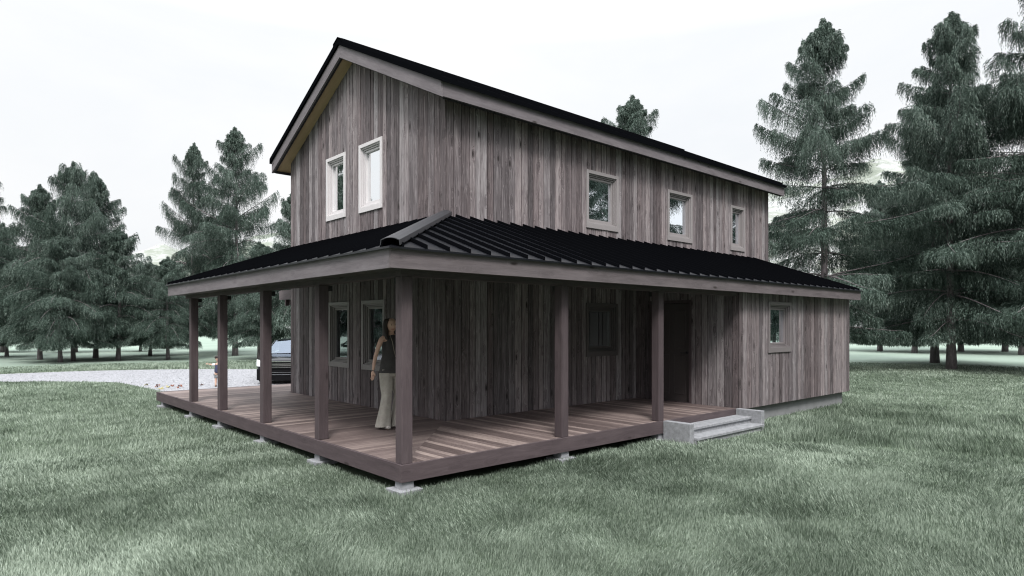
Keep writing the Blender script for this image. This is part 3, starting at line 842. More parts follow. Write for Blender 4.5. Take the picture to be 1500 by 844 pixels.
    for k in range(K):
        f = k / K
        d = O * (1 - f) ** 1.5 * .9 + np.array([0, 0, -1.0]) * (.25 + 1.3 * f)[..., None] if False else O * ((1 - f) ** 1.5) * .8 + np.array([[0, 0, -1.0]]) * (.30 + 1.1 * f)
        d = d / np.linalg.norm(d, axis=1)[:, None]
        step = d * (Ln / K)[:, None]
        j = rs.normal(0, .30, (n, 3)); ld = d + j; ld /= np.linalg.norm(ld, axis=1)[:, None]
        wv = np.cross(ld, rs.normal(0, 1, (n, 3))); wv /= (np.linalg.norm(wv, axis=1)[:, None] + 1e-9)
        ll = rs.uniform(.10, .19, n) * (1 - .3 * f); ww = rs.uniform(.020, .042, n) * (1.05 - .45 * f)
        p0 = pos + rs.normal(0, .02, (n, 3))
        co[:, k, 0] = p0 - wv * ww[:, None] * .5; co[:, k, 1] = p0 + wv * ww[:, None] * .5; co[:, k, 2] = p0 + ld * ll[:, None]
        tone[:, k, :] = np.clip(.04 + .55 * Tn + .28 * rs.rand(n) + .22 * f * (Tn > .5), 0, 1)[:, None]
        pos = pos + step
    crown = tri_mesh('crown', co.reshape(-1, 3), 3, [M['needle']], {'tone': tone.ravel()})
    me = bpy.data.meshes.new('trunk'); me.from_pydata(tr.v, [], tr.f); me.materials.append(M['bark'])
    me.polygons.foreach_set('use_smooth', [True] * len(me.polygons))
    return me, crown


protos = [tree_meshes(101, 15.3, 3.9, 1.9, .35, 1.35), tree_meshes(202, 15.3, 4.0, 2.1, .35, 1.35),
          tree_meshes(303, 10.5, 3.3, 1.8, .75, 1.1, 1.0), tree_meshes(404, 10.5, 2.9, 1.7, .7, 1.1, 1.0), tree_meshes(505, 14.0, 3.7, 2.0, .5, 1.0, 1.2)]
PH = [15.3, 15.3, 10.5, 10.5, 14.0]


def tree(k, x, y, H, rz, label, group, wide=1.0, name='spruce_tree'):
    r = empty(name, (x, y, G), R(rz)); s = H / PH[k]; r.scale = (s * wide, s * wide, s)
    tag(r, label, 'tree', group)
    link('trunk', protos[k][0], r); link('crown', protos[k][1], r)


gL = 'spruces standing beyond the drive on the left'; gR = 'spruces standing behind the house on the right'; gB = 'slim distant spruces behind the front row'
tree(2, -.74, 32.34, 10.6, 20, 'highest pointed spruce of the left clump, its top the peak of the group', gL, .72)
tree(3, .67, 35.1, 10.7, 130, 'spruce with the second peak just right of the highest top of the left clump', gL, .85)
tree(3, -1.9, 35.3, 9.7, 250, 'spruce forming the lower left shoulder of the left clump', gL, .85)
tree(2, -3.0, 41.0, 6.8, 310, 'far spruce filling the left flank of the left clump', gL)
tree(2, -1.41, 31.33, 6.6, 75, 'small rounded spruce in front of the left clump, its trunk nearest the drive', gL, 1.15)
tree(3, 1.16, 31.58, 7.2, 190, 'small dark spruce on the right side of the left clump near the drive', gL, 1.15)
tree(2, 3.81, 36.58, 5.9, 160, 'low rounded spruce in the gap between the two left clumps', gL, 1.25)
tree(3, 3.35, 30.55, 5.7, 40, 'low spruce beside the left end of the porch roof', gL, 1.25)
tree(4, 6.1, 35.6, 13.6, 15, 'tall spruce with the thinner left top beside the porch roof', gL, .68)
tree(4, 7.76, 33.04, 14.35, 200, 'tallest spruce left of the gable, seen over the porch roof', gL, .85)
tree(3, 7.3, 27.7, 6.6, 280, 'short spruce seen between the porch posts behind the parked car', gL, 1.1)
tree(3, 9.0, 26.8, 9.6, 80, 'spruce mostly hidden by the left edge of the gable wall', gL, .9)
tree(4, -4.7, 38.6, 12.0, 120, 'spruce cut off by the left edge of the photo', gL, .85)
tree(2, 4.9, 44.5, 6.5, 220, 'slim distant spruce seen behind the low rounded spruce', gB)
tree(3, 9.0, 39.5, 10.0, 330, 'distant spruce behind the tallest one left of the gable', gB)
tree(2, -2.63, 49.5, 9.2, 100, 'distant spruce at the far left behind the clump', gB)
tree(3, 1.2, 46.0, 8.2, 10, 'distant spruce whose trunk shows through the middle of the left clump', gB)
tree(0, 27.75, 17.5, 17.0, 60, 'spruce of which only the pointed top shows above the main roof ridge', gR)
tree(0, 22.74, 3.33, 15.35, 0, 'tall dark spruce directly behind the right end of the house', gR, .9)
tree(1, 26.36, -.59, 15.4, 90, 'tall spruce with the thickest bare trunk on the right', gR, .88)
tree(0, 31.3, 1.3, 14.2, 200, 'spruce with the pale trunk just left of the thickest trunk on the right', gR)
tree(1, 27.6, -3.9, 16.9, 40, 'spruce cut off by the right edge of the photo', gR, .92)
tree(3, 44.1, 5.9, 12.0, 70, 'distant spruce behind the right trunks, leftmost pale stem but one', gB)
tree(4, 45.6, 8.6, 12.6, 170, 'distant spruce nearest the right corner of the house, its stem very thin', gB)
tree(2, 49.2, 4.4, 12.6, 260, 'distant spruce just right of the thickest trunk', gB)
tree(3, 51.3, 2.2, 12.8, 20, 'distant spruce standing alone at the right of the pale meadow', gB)
tree(4, 45.7, .3, 12.8, 140, 'distant spruce with its trunk at the right edge of the photo', gB)
# unseen spruces: some mirrored in panes, the row also added to block horizon light
gM = 'spruces mirrored in the windows'
tree(0, -12.3, 30.5, 15.6, 30, 'spruce mirrored in the left upper gable window', gM)
for (k, x, y, H, rz) in ((4, -14.5, 28.0, 6.2, 110), (2, -17.5, 31.0, 6.5, 10), (3, -20.5, 34.0, 6.6, 200), (2, -24, 31.0, 6.8, 300)):
    tree(k, x, y, H, rz, 'low spruce mirrored in the lower gable windows', gM, 1.25)
for i, (k, x, y, H) in enumerate(((1, 17, -23, 14), (0, 22, -18, 15), (4, 25.5, -22.5, 17), (1, 29.5, -17.5, 17), (0, 33.5, -22, 9.5), (4, 36.5, -14.5, 14), (1, 41, -19, 9), (0, 46, -14, 15), (1, 11, -27, 15), (4, 4, -30, 14),
                                  (0, -4, -31, 15), (1, -13, -31, 14.5), (4, -22, -28, 14), (0, -29, -20, 15), (1, -33, -9, 14.5), (4, -33, 3, 13), (0, -31, 14, 12))):
    tree(k, x, y, H, i * 67, 'unseen spruce of the row added to block horizon light, partly mirrored in the long wall windows', gM, 1.15)

# ------------------------------------------------------------------ people
def skin_mesh(verts, edges, radii, levels=2, root=0):
    """a continuous body grown from a skeleton; returns (verts, faces)"""
    me = bpy.data.meshes.new('tmp'); me.from_pydata(verts, edges, [])
    o = bpy.data.objects.new('tmp', me); COL.objects.link(o)
    md = o.modifiers.new('skin', 'SKIN'); md.use_smooth_shade = True
    if not me.skin_vertices: me.attributes.new('tmp_', 'FLOAT', 'POINT')
    sv = me.skin_vertices[0].data if me.skin_vertices else None
    if sv is None:
        COL.objects.unlink(o); raise RuntimeError('skin layer')
    for i, r in enumerate(radii):
        sv[i].radius = (r, r) if not isinstance(r, tuple) else r
        sv[i].use_root = (i == root)
    ss = o.modifiers.new('sub', 'SUBSURF'); ss.levels = levels; ss.render_levels = levels
    dg = bpy.context.evaluated_depsgraph_get(); ev = o.evaluated_get(dg); m2 = ev.to_mesh()
    vs = [tuple(v.co) for v in m2.vertices]; fs = [list(p.vertices) for p in m2.polygons]
    ev.to_mesh_clear(); COL.objects.unlink(o); bpy.data.objects.remove(o); bpy.data.meshes.remove(me)
    return vs, fs


def head(cx, cy, cz, hh, yaw, skin=0, lip=1, eye=2):
    """head of height hh facing -Y turned by yaw; returns verts, faces, material indices"""
    nu, nv = 28, 20; vs = []; fs = []; ms = []
    for j in range(nv + 1):
        ph = math.pi * j / nv; z = math.cos(ph); r = math.sin(ph)
        for i in range(nu):
            a = 2 * math.pi * i / nu; x = r * math.sin(a); y = -r * math.cos(a)
            sx = .37 * (1 - .30 * max(0, -z - .1) ** 1.2); sy = .46 * (1 - .12 * max(0, -z))
            X = x * sx; Y = y * sy; Z = z * .5
            if y < -.2:
                f = max(0, -y)
                Y -= .075 * math.exp(-((X / .045) ** 2 + ((Z + .05) / .09) ** 2))                 # nose
                Y += .032 * math.exp(-(((abs(X) - .14) / .07) ** 2 + ((Z - .03) / .05) ** 2))     # sockets
                Y -= .018 * math.exp(-((X / .09) ** 2 + ((Z + .235) / .04) ** 2))                 # lips
                Y -= .03 * math.exp(-((X / .1) ** 2 + ((Z + .40) / .07) ** 2))                    # chin
                Y += .05 * max(0, -z - .3) * f * .2
            vs.append((X * hh, Y * hh, Z * hh))
    for j in range(nv):
        for i in range(nu):
            i2 = (i + 1) % nu; q = [j * nu + i, j * nu + i2, (j + 1) * nu + i2, (j + 1) * nu + i]; fs.append(q[::-1])
            c = [sum(vs[k][d_] for k in q) / 4 / hh for d_ in range(3)]
            ms.append(lip if c[1] < -.3 and abs(c[0]) < .10 and -.27 < c[2] < -.205 else skin)
    for sg in (-1, 1):       # eyes and ears
        for (ex, ey, ez, er, eh, mt) in ((sg * .135, -.425, .03, .06, .028, eye), (sg * .14, -.425, .10, .075, .013, eye), (sg * .365, .03, -.02, .03, .09, skin)):
            b0 = len(vs)
            for j in range(7):
                ph = math.pi * j / 6
                for i in range(8):
                    a = 2 * math.pi * i / 8
                    vs.append(((ex + er * math.sin(ph) * math.cos(a)) * hh, (ey + (.03 if mt == eye else .05) * math.sin(ph) * math.sin(a)) * hh, (ez + eh * math.cos(ph)) * hh))
            for j in range(6):
                for i in range(8):
                    i2 = (i + 1) % 8; fs.append([b0 + j * 8 + i, b0 + j * 8 + i2, b0 + (j + 1) * 8 + i2, b0 + (j + 1) * 8 + i]); ms.append(mt)
    c, s = math.cos(yaw), math.sin(yaw)
    vs = [(cx + x * c - y * s, cy + x * s + y * c, cz + z) for x, y, z in vs]
    return vs, fs, ms


def hand_chains(wrist, dirv, side, curl=.25, s=1.0):
    """five separate fingers and a palm leaving the wrist along dirv; side = thumb direction"""
    d = Vector(dirv).normalized(); sd = Vector(side); sd = (sd - d * sd.dot(d)).normalized(); nrm = d.cross(sd)
    w = Vector(wrist); out = []
    palm = w + d * .085 * s
    out.append(([w, w + d * .04 * s, palm], [(.022 * s, .015 * s), (.036 * s, .014 * s), (.036 * s, .013 * s)]))
    for k, (off, ln) in enumerate(((.030, .066), (.010, .076), (-.010, .070), (-.029, .054))):
        r0 = palm - d * .015 * s + sd * off * s; p1 = r0 + d * ln * .45 * s; p2 = p1 + (d * math.cos(curl) + nrm * math.sin(curl)) * ln * .35 * s
        p3 = p2 + (d * math.cos(curl * 2.4) + nrm * math.sin(curl * 2.4)) * ln * .3 * s
        out.append(([r0, p1, p2, p3], [.0088 * s, .0085 * s, .0078 * s, .0065 * s]))
    t0 = w + d * .03 * s + sd * .022 * s; t1 = t0 + (d * .7 + sd * .7) * .035 * s; t2_ = t1 + (d * .92 + sd * .3) * .03 * s
    out.append(([t0, t1, t2_], [.012 * s, .010 * s, .0078 * s]))
    return out


def merge(parts, name, mats, parent):
    V = []; F = []; Mi = []
    for p in parts:
        vs, fs = p[0], p[1]; mi = p[2] if len(p) > 2 else 0; n = len(V); V += vs
        for k, f in enumerate(fs): F.append([i + n for i in f]); Mi.append(mi[k] if isinstance(mi, list) else mi)
    me = bpy.data.meshes.new(name); me.from_pydata(V, [], F)
    for q in mats: me.materials.append(q)
    me.polygons.foreach_set('material_index', Mi); me.polygons.foreach_set('use_smooth', [True] * len(F))
    return link(name, me, parent)


M['skin'] = plain('skin', (.52, .34, .265), .5, spec=.3); M['lip'] = plain('lips', (.34, .13, .12), .4); M['eye'] = plain('dark_eye', (.02, .015, .012), .25)
M['hair'] = plain('dark_brown_hair', (.022, .014, .012), .5, noise=.5, nscale=60)
M['tank'] = plain('charcoal_top', (.045, .042, .042), .85, noise=.25, nscale=14, bump=.6)
M['pants'] = plain('beige_trousers', (.36, .335, .30), .9, noise=.2, nscale=11, bump=.8)
M['shoe'] = plain('pale_shoes', (.42, .39, .36), .6); M['cord'] = plain('necklace_cord', (.35, .30, .25), .5)


def loft(rings, closed=False):
    vs = [p for r_ in rings for p in r_]; n = len(rings[0]); fs = []
    for i in range(len(rings) - 1):
        for k in range(n if closed else n - 1):
            k2 = (k + 1) % n; fs.append((i * n + k, i * n + k2, (i + 1) * n + k2, (i + 1) * n + k))
    return vs, fs


def build_woman(loc, rz):
    r = empty('person', loc, rz)
    tag(r, 'woman in sleeveless charcoal top and beige trousers walking on the porch behind the corner post', 'person')
    # torso, arms, legs as one skeleton. faces -Y, right arm on -X
    V = [(0, .005, .93), (0, .01, 1.06), (0, .012, 1.20), (0, .012, 1.33), (0, .012, 1.405), (0, -.004, 1.475),
         (-.085, .012, 1.37), (-.155, .012, 1.355), (-.205, .03, 1.22), (-.245, .04, 1.10), (-.285, .025, .99), (-.325, .0, .885),
         (.085, .012, 1.37), (.155, .012, 1.355), (.20, .02, 1.22), (.20, .01, 1.10), (.18, -.06, 1.0), (.15, -.13, .90),
         (-.085, 0, .87), (-.095, -.02, .68), (-.105, -.045, .50), (-.115, -.01, .28), (-.12, .03, .085), (-.125, -.05, .035), (-.13, -.13, .028),
         (.085, 0, .87), (.095, -.05, .68), (.095, -.09, .50), (.085, -.06, .28), (.075, -.04, .085), (.08, -.12, .035), (.08, -.20, .028)]
    Ed = [(0, 1), (1, 2), (2, 3), (3, 4), (4, 5), (3, 6), (6, 7), (7, 8), (8, 9), (9, 10), (10, 11), (3, 12), (12, 13), (13, 14), (14, 15), (15, 16), (16, 17),
          (0, 18), (18, 19), (19, 20), (20, 21), (21, 22), (22, 23), (23, 24), (0, 25), (25, 26), (26, 27), (27, 28), (28, 29), (29, 30), (30, 31)]
    Rd = [(.14, .10), (.115, .085), (.12, .09), (.125, .09), (.058, .055), (.05, .052), (.075, .06), (.046, .044), (.037, .037), (.031, .031), (.027, .027), (.021, .018),
          (.075, .06), (.046, .044), (.037, .037), (.031, .031), (.027, .027), (.021, .018),
          (.085, .085), (.07, .07), (.052, .052), (.048, .048), (.036, .036), (.036, .028), (.03, .02), (.085, .085), (.07, .07), (.052, .052), (.048, .048), (.036, .036), (.036, .028), (.03, .02)]
    parts = [skin_mesh(V, Ed, Rd)]
    for w_, dv_, sd in ((V[11], (-.10, -.05, -1), (0, -1, 0)), (V[17], (.0, -.6, -.8), (-1, 0, 0))):
        for pts, rad in hand_chains(w_, dv_, sd): parts.append(skin_mesh([tuple(p) for p in pts], [(i, i + 1) for i in range(len(pts) - 1)], rad, 1))
    hd = head(0, -.022, 1.55, .215, -.35); parts.append(hd)
    merge(parts, 'body', [M['skin'], M['lip'], M['eye']], r)
    # sleeveless top, hem over the hips
    tv = [(0, .005, .86), (0, .005, .95), (0, .01, 1.07), (0, .012, 1.20), (0, .005, 1.31), (0, .012, 1.385), (-.075, .012, 1.385), (-.128, .012, 1.37), (.075, .012, 1.385), (.128, .012, 1.37)]
    merge([skin_mesh(tv, [(0, 1), (1, 2), (2, 3), (3, 4), (4, 5), (4, 6), (6, 7), (4, 8), (8, 9)], [(.178, .128), (.165, .12), (.138, .105), (.142, .108), (.145, .112), (.06, .06), (.075, .066), (.05, .055), (.075, .066), (.05, .055)])], 'sleeveless_top', [M['tank']], r)
    rg = []
    for j in range(9):
        zt = 1.12 - .285 * j / 8; rx = .132 + .052 * j / 8 + .004 * (j == 8); ry = .100 + .042 * j / 8
        rg.append([((rx + .004 * math.sin(6 * q + j * .4)) * math.cos(q), .006 + (ry + .004 * math.sin(5 * q + j * .3)) * math.sin(q), zt) for q in [float(t_) for t_ in np.linspace(0, 2 * math.pi, 26, endpoint=False)]])
    v_, f_ = loft(rg, True); hem = (list(v_), [list(q) for q in f_])
    top_o = [c for c in r.children if c.name.startswith('sleeveless')][0]; tm_ = top_o.data
    body_part = ([tuple(v.co) for v in tm_.vertices], [list(p.vertices) for p in tm_.polygons])
    bpy.data.objects.remove(top_o); bpy.data.meshes.remove(tm_)
    merge([body_part, hem], 'sleeveless_top', [M['tank']], r)
    # flared trousers: open hems, folds running down the cloth
    pt = []
    wr = [[(.150 * math.cos(q), .005 + .110 * math.sin(q), .93) for q in np.linspace(0, 2 * math.pi, 28, endpoint=False)],
          [(.172 * math.cos(q), .003 + .126 * math.sin(q), .89) for q in np.linspace(0, 2 * math.pi, 28, endpoint=False)],
          [(.178 * math.cos(q), .0 + .125 * math.sin(q), .80) for q in np.linspace(0, 2 * math.pi, 28, endpoint=False)],
          [(.12 * math.cos(q), .0 + .06 * math.sin(q), .755) for q in np.linspace(0, 2 * math.pi, 28, endpoint=False)]]
    v_, f_ = loft([[tuple(map(float, p)) for p in q] for q in wr], True); pt.append((v_, f_))
    for sg, cs in ((-1, ((.092, 0, .84, .098, .108), (.098, -.02, .66, .092, .098), (.108, -.045, .50, .072, .080), (.116, -.025, .34, .078, .088), (.122, 0, .18, .092, .105), (.126, .015, .035, .108, .125))),
                   (1, ((.092, 0, .84, .098, .108), (.096, -.05, .66, .092, .098), (.094, -.09, .50, .072, .080), (.090, -.075, .34, .078, .088), (.086, -.06, .18, .092, .105), (.082, -.055, .035, .108, .125)))):
        rg = []
        for j in range(21):
            zt = .84 + (.035 - .84) * j / 20; zs = [c[2] for c in cs][::-1]
            cx, cy, rx, ry = (float(np.interp(zt, zs, [c[i] for c in cs][::-1])) for i in (0, 1, 3, 4))
            rg.append([(sg * cx + (rx * (1 + (.03 + .05 * j / 20) * math.sin(5 * q + 1.2 * sg + j * .13) + .025 * math.sin(9 * q - j * .35))) * math.cos(q),
                        cy + (ry * (1 + (.03 + .05 * j / 20) * math.sin(5 * q + 1.2 * sg + j * .13))) * math.sin(q), zt - .012 * math.sin(q) * (j == 20)) for q in [float(t_) for t_ in np.linspace(0, 2 * math.pi, 30, endpoint=False)]])
        pt.append(loft(rg, True))
    merge([(list(v_), [list(q) for q in f_]) for v_, f_ in pt], 'trousers', [M['pants']], r)
    sh = []
    for c in (-1, 1):
        i = 22 if c < 0 else 29; a, b_, t = V[i], V[i + 1], V[i + 2]
        sh = [] if c < 0 else sh[:0]
        sh.append(skin_mesh([(a[0], a[1] + .03, .045), (b_[0], b_[1], .04), (t[0], t[1] - .02, .032)], [(0, 1), (1, 2)], [(.038, .04), (.043, .036), (.036, .028)]))
        merge(sh, 'shoe', [M['shoe']], r)
    # long dark hair over the shoulders
    hv = [(0, .012, 1.585), (0, .03, 1.60), (0, .065, 1.54), (-.012, .075, 1.45), (-.03, .07, 1.36), (-.05, .06, 1.27)]
    p1 = skin_mesh(hv, [(i, i + 1) for i in range(5)], [(.084, .084), (.09, .088), (.085, .07), (.085, .05), (.075, .04), (.04, .02)])
    side = []
    for sg in (-1, 1):
        side.append(skin_mesh([(sg * .05, .0, 1.645), (sg * .083, -.005, 1.59), (sg * .092, .0, 1.51), (sg * .10, -.02, 1.42), (sg * .10, -.055, 1.33)], [(i, i + 1) for i in range(4)], [(.05, .06), (.034, .068), (.032, .062), (.034, .05), (.018, .03)]))
    merge([p1] + side, 'hair', [M['hair']], r)
    nk = MB(); nk.tube([(-.055, -.05, 1.42), (-.055, -.115, 1.30), (-.03, -.128, 1.15), (-.005, -.125, 1.08), (.02, -.128, 1.15), (.05, -.115, 1.30), (.055, -.05, 1.42)], [.0035] * 7, 5)
    nk.build('necklace', M['cord'], r, smooth=True)


build_woman((-1.06, -.05, 0.001), R(8))

M['navy'] = plain('navy_print_shirt', (.03, .035, .075), .8, noise=.2); M['white'] = plain('white_cotton', (.72, .72, .74), .85)
M['shorts'] = plain('grey_shorts', (.27, .28, .29), .9, noise=.15, nscale=20); M['brown'] = plain('brown_leather', (.10, .05, .035), .6)


def build_child(loc, rz):
    r = empty('person', loc, rz)
    tag(r, 'small child in navy shirt and grey shorts on the gravel, one arm stretched out', 'person')
    r.scale = (-1, 1, 1)
    V = [(0, 0, .47), (0, .0, .56), (0, .0, .66), (0, 0, .715), (0, -.005, .75),
         (-.055, 0, .69), (-.10, 0, .68), (-.19, -.03, .685), (-.275, -.06, .70), (.055, 0, .69), (.10, 0, .68), (.13, -.01, .58), (.14, -.05, .49),
         (-.05, 0, .42), (-.055, -.01, .25), (-.058, .015, .06), (-.06, -.06, .025), (.05, 0, .42), (.055, -.01, .25), (.058, .015, .06), (.06, -.06, .025)]
    Ed = [(0, 1), (1, 2), (2, 3), (3, 4), (2, 5), (5, 6), (6, 7), (7, 8), (2, 9), (9, 10), (10, 11), (11, 12), (0, 13), (13, 14), (14, 15), (15, 16), (0, 17), (17, 18), (18, 19), (19, 20)]
    Rd = [(.085, .075), (.085, .075), (.08, .065), (.035, .035), (.035, .035), (.045, .04), (.032, .032), (.024, .024), (.017, .015), (.045, .04), (.032, .032), (.024, .024), (.017, .015),
          (.052, .052), (.038, .038), (.026, .026), (.024, .02), (.052, .052), (.038, .038), (.026, .026), (.024, .02)]
    parts = [skin_mesh(V, Ed, Rd)]
    for w_, dv_, sd in ((V[8], (-1, -.3, .1), (0, 0, 1)), (V[12], (0, -.3, -1), (-1, 0, 0))):
        for pts, rad in hand_chains(w_, dv_, sd, .2, .58): parts.append(skin_mesh([tuple(p) for p in pts], [(i, i + 1) for i in range(len(pts) - 1)], rad, 1))
    parts.append(head(0, -.01, .855, .185, .0)); merge(parts, 'body', [M['skin'], M['lip'], M['eye']], r)
    merge([skin_mesh([(0, 0, .40), (0, 0, .54), (0, 0, .65), (0, 0, .70)], [(0, 1), (1, 2), (2, 3)], [(.12, .10), (.10, .088), (.092, .078), (.05, .045)])], 'shirt', [M['navy']], r)
    merge([skin_mesh([(-.06, 0, .69), (-.11, -.003, .685), (-.165, -.02, .687)], [(0, 1), (1, 2)], [(.046, .046), (.042, .042), (.036, .038)])], 'sleeve', [M['white']], r)
    merge([skin_mesh([(.06, 0, .69), (.105, -.003, .67), (.122, -.006, .61)], [(0, 1), (1, 2)], [(.046, .046), (.042, .042), (.036, .038)])], 'sleeve', [M['white']], r)
    merge([skin_mesh([(-.03, -.078, .60), (-.01, -.080, .56), (-.03, -.078, .52)], [(0, 1), (1, 2)], [(.03, .02)] * 3)], 'shirt_patch', [M['white']], r)
    merge([skin_mesh([(0, 0, .44), (-.052, 0, .38), (-.058, -.005, .25), (.052, 0, .38), (.058, -.005, .25)], [(0, 1), (1, 2), (0, 3), (3, 4)], [(.10, .088), (.066, .07), (.062, .066), (.066, .07), (.062, .066)])], 'shorts', [M['shorts']], r)
    for s in (-1, 1): merge([skin_mesh([(s * .058, .02, .05), (s * .06, -.03, .032), (s * .062, -.075, .028)], [(0, 1), (1, 2)], [(.034, .04), (.034, .032), (.03, .026)])], 'shoe', [M['brown']], r)
    merge([skin_mesh([(0, .0, .935), (0, .015, .905), (0, .035, .85)], [(0, 1), (1, 2)], [(.085, .09), (.10, .10), (.095, .075)])], 'hair', [M['hair']], r)


build_child((.213, 12.03, G + .01), R(150))

# ------------------------------------------------------------------ car
M['paint'] = plain('black_car_paint', (.004, .005, .009), .12, spec=.3); M['chrome'] = plain('chrome', (.75, .76, .78), .12, metal=1)
M['cglass'] = glass_mat('car_glass', .25, (.46, .53, .64)); M['tyre'] = plain('tyre_rubber', (.018, .018, .018), .85); M['lamp'] = plain('headlight_glass', (.75, .78, .8), .1, spec=.9)
M['plastic'] = plain('black_plastic', (.004, .004, .005), .6, spec=.1); M['cabin'] = plain('car_cabin', (.03, .03, .033), .8)


def build_car(loc, rz):
    r = empty('parked_car', loc, rz)
    tag(r, 'black car parked on the gravel facing the house, chrome bars across its grille', 'car')
    # front at y = 0, tail at y = 4.7; x = half width; bottom .22
    st = [(0.00, .62, .30, .56), (.04, .76, .24, .70), (.16, .86, .22, .775), (.45, .915, .21, .83), (.9, .925, .21, .88), (1.35, .93, .21, .93), (2.6, .935, .21, .95), (3.7, .93, .21, .97), (4.35, .90, .24, .98), (4.62, .84, .30, .90), (4.70, .70, .38, .74)]
    rings = []
    for (y, w, zb, zt) in st:
        zs = zb + (zt - zb) * .55
        prof_ = [(0, zt + .02), (.45, zt + .015), (.78, zt - .005), (.93, zt - .05), (1.0, zs + .06), (1.0, zs - .1), (.97, zb + .06), (.88, zb), (0, zb)]
        rings.append([(-a * w, y, z) for a, z in prof_[::-1]] + [(a * w, y, z) for a, z in prof_[1:]])
    vs, fs = loft(rings); fs.append(tuple(range(len(rings[0])))[::-1]); k = (len(rings) - 1) * len(rings[0]); fs.append(tuple(k + i for i in range(len(rings[0]))))
    b_ = MB(); b_.add(vs, fs); bd = b_.build('body', M['paint'], r, smooth=True)
    bd.modifiers.new('s', 'SUBSURF').levels = 1; bd.modifiers['s'].render_levels = 2
    # roof and pillars
    g_st = [(1.30, .80, .93, .935), (1.55, .76, 1.08, 1.09), (2.05, .66, 1.33, 1.35), (2.4, .63, 1.38, 1.405), (3.1, .63, 1.39, 1.42), (3.7, .64, 1.34, 1.365), (4.25, .74, 1.0, 1.01)]
    # glass shell
    wl, wt = .82, .62
    ws = MB(); ws.add([(-wl, 1.28, .925), (0, 1.20, .945), (wl, 1.28, .925), (-wt - .02, 2.02, 1.345), (0, 1.97, 1.37), (wt + .02, 2.02, 1.345)], [(0, 1, 4, 3), (1, 2, 5, 4)]); ws.build('windshield', M['cglass'], r, smooth=True)
    rw = MB(); rw.add([(-wl, 4.28, .97), (wl, 4.28, .97), (-wt, 3.62, 1.345), (wt, 3.62, 1.345)], [(1, 0, 2, 3)]); rw.build('rear_window', M['cglass'], r)
    for s in (-1, 1):
        sw = MB(); sw.add([(s * .86, 1.45, .93), (s * .87, 4.1, .96), (s * .66, 3.55, 1.33), (s * .655, 2.1, 1.335)], [(0, 1, 2, 3)]); sw.build('side_window', M['cglass'], r)
    rf_ = MB(); rr = []
    for (y, w, z) in ((1.98, .655, 1.352), (2.3, .66, 1.385), (2.9, .665, 1.40), (3.4, .66, 1.38), (3.64, .65, 1.35)):
        rr.append([(-w, y, z - .03), (-w * .85, y, z), (-w * .4, y, z + .02), (w * .4, y, z + .02), (w * .85, y, z), (w, y, z - .03)])
    vs, fs = loft(rr); rf_.add(vs, fs)
    for s in (-1, 1):
        rf_.tube([(s * .85, 1.26, .91), (s * .665, 2.03, 1.345)], [.032, .026], 6); rf_.tube([(s * .66, 2.0, 1.345), (s * .66, 3.62, 1.34)], [.022, .022], 6)
        rf_.tube([(s * .88, 4.3, .95), (s * .66, 3.6, 1.34)], [.06, .04], 6); rf_.tube([(s * .875, 2.75, .93), (s * .66, 2.8, 1.36)], [.03, .025], 6)
    rf_.build('roof', M['paint'], r, smooth=True)
    cb_ = MB(); cb_.box((-.78, 1.5, .5), (.78, 4.1, .93)); cb_.box((-.6, 2.3, .93), (-.12, 2.45, 1.2)); cb_.box((.12, 2.3, .93), (.6, 2.45, 1.2)); cb_.build('cabin', M['cabin'], r)
    # front: grille, bumper, lamps
    gr = MB(); gr.box((-.56, -.035, .50), (.56, .05, .735)); go = gr.build('grille', M['plastic'], r, bevel=.01)
    for z in (.53, .585, .64, .72):
        cb2 = MB(); cb2.box((-.57, -.055, z - .012), (.57, -.034, z + .012)); cb2.build('chrome_bar', M['chrome'], go)
    bp_ = MB(); vs, fs = loft([[(x_, y_, z_) for x_, y_ in ((-.90, .38), (-.86, .12), (-.6, -.05), (0, -.09), (.6, -.05), (.86, .12), (.90, .38))] for z_ in (.12, .18, .42, .47)]); bp_.add(vs, fs)
    bo = bp_.build('bumper', M['plastic'], r, smooth=True)
    for z in (.30, .37):
        q = MB(); q.box((-.5, -.10, z), (.5, -.07, z + .012)); q.build('bumper_slat', M['chrome'], bo)
    for s in (-1, 1):
        h_ = MB(); h_.add([(s * .60, .0, .55), (s * .84, .10, .57), (s * .925, .38, .62), (s * .92, .48, .78), (s * .83, .17, .77), (s * .62, .01, .735)], [(0, 1, 4, 5), (1, 2, 3, 4)] if s > 0 else [(5, 4, 1, 0), (4, 3, 2, 1)]); ho = h_.build('headlight', M['lamp'], r)
        sm_ = ho.modifiers.new('so', 'SOLIDIFY'); sm_.thickness = .03; sm_.offset = 0
        mm = MB(); mm.box((s * .95 - .07, 1.55, .93), (s * .95 + .07, 1.66, 1.05)); mm.box((min(s * .84, s * .95), 1.58, .93), (max(s * .84, s * .95), 1.62, .96)); mm.build('side_mirror', M['paint'], r, bevel=.03)
        for y in (.88, 3.72):
            wh = empty('wheel', (0, 0, 0)); wh.parent = r
            tm = MB(); tm.tube([(s * .72, y, .325), (s * .74, y, .325), (s * .92, y, .325), (s * .94, y, .325)], [.29, .325, .325, .29], 28); tm.build('tyre', M['tyre'], wh)
            rm = MB(); rm.tube([(s * .93, y, .325), (s * .945, y, .325)], [.20, .19], 20)
            for k in range(5):
                a = k * 1.2566; rm.tube([(s * .95, y, .325), (s * .95, y + math.cos(a) * .19, .325 + math.sin(a) * .19)], [.03, .02], 5)
            rm.build('rim', M['chrome'], wh)


build_car((2.13, 11.70, G + .01), R(-33))

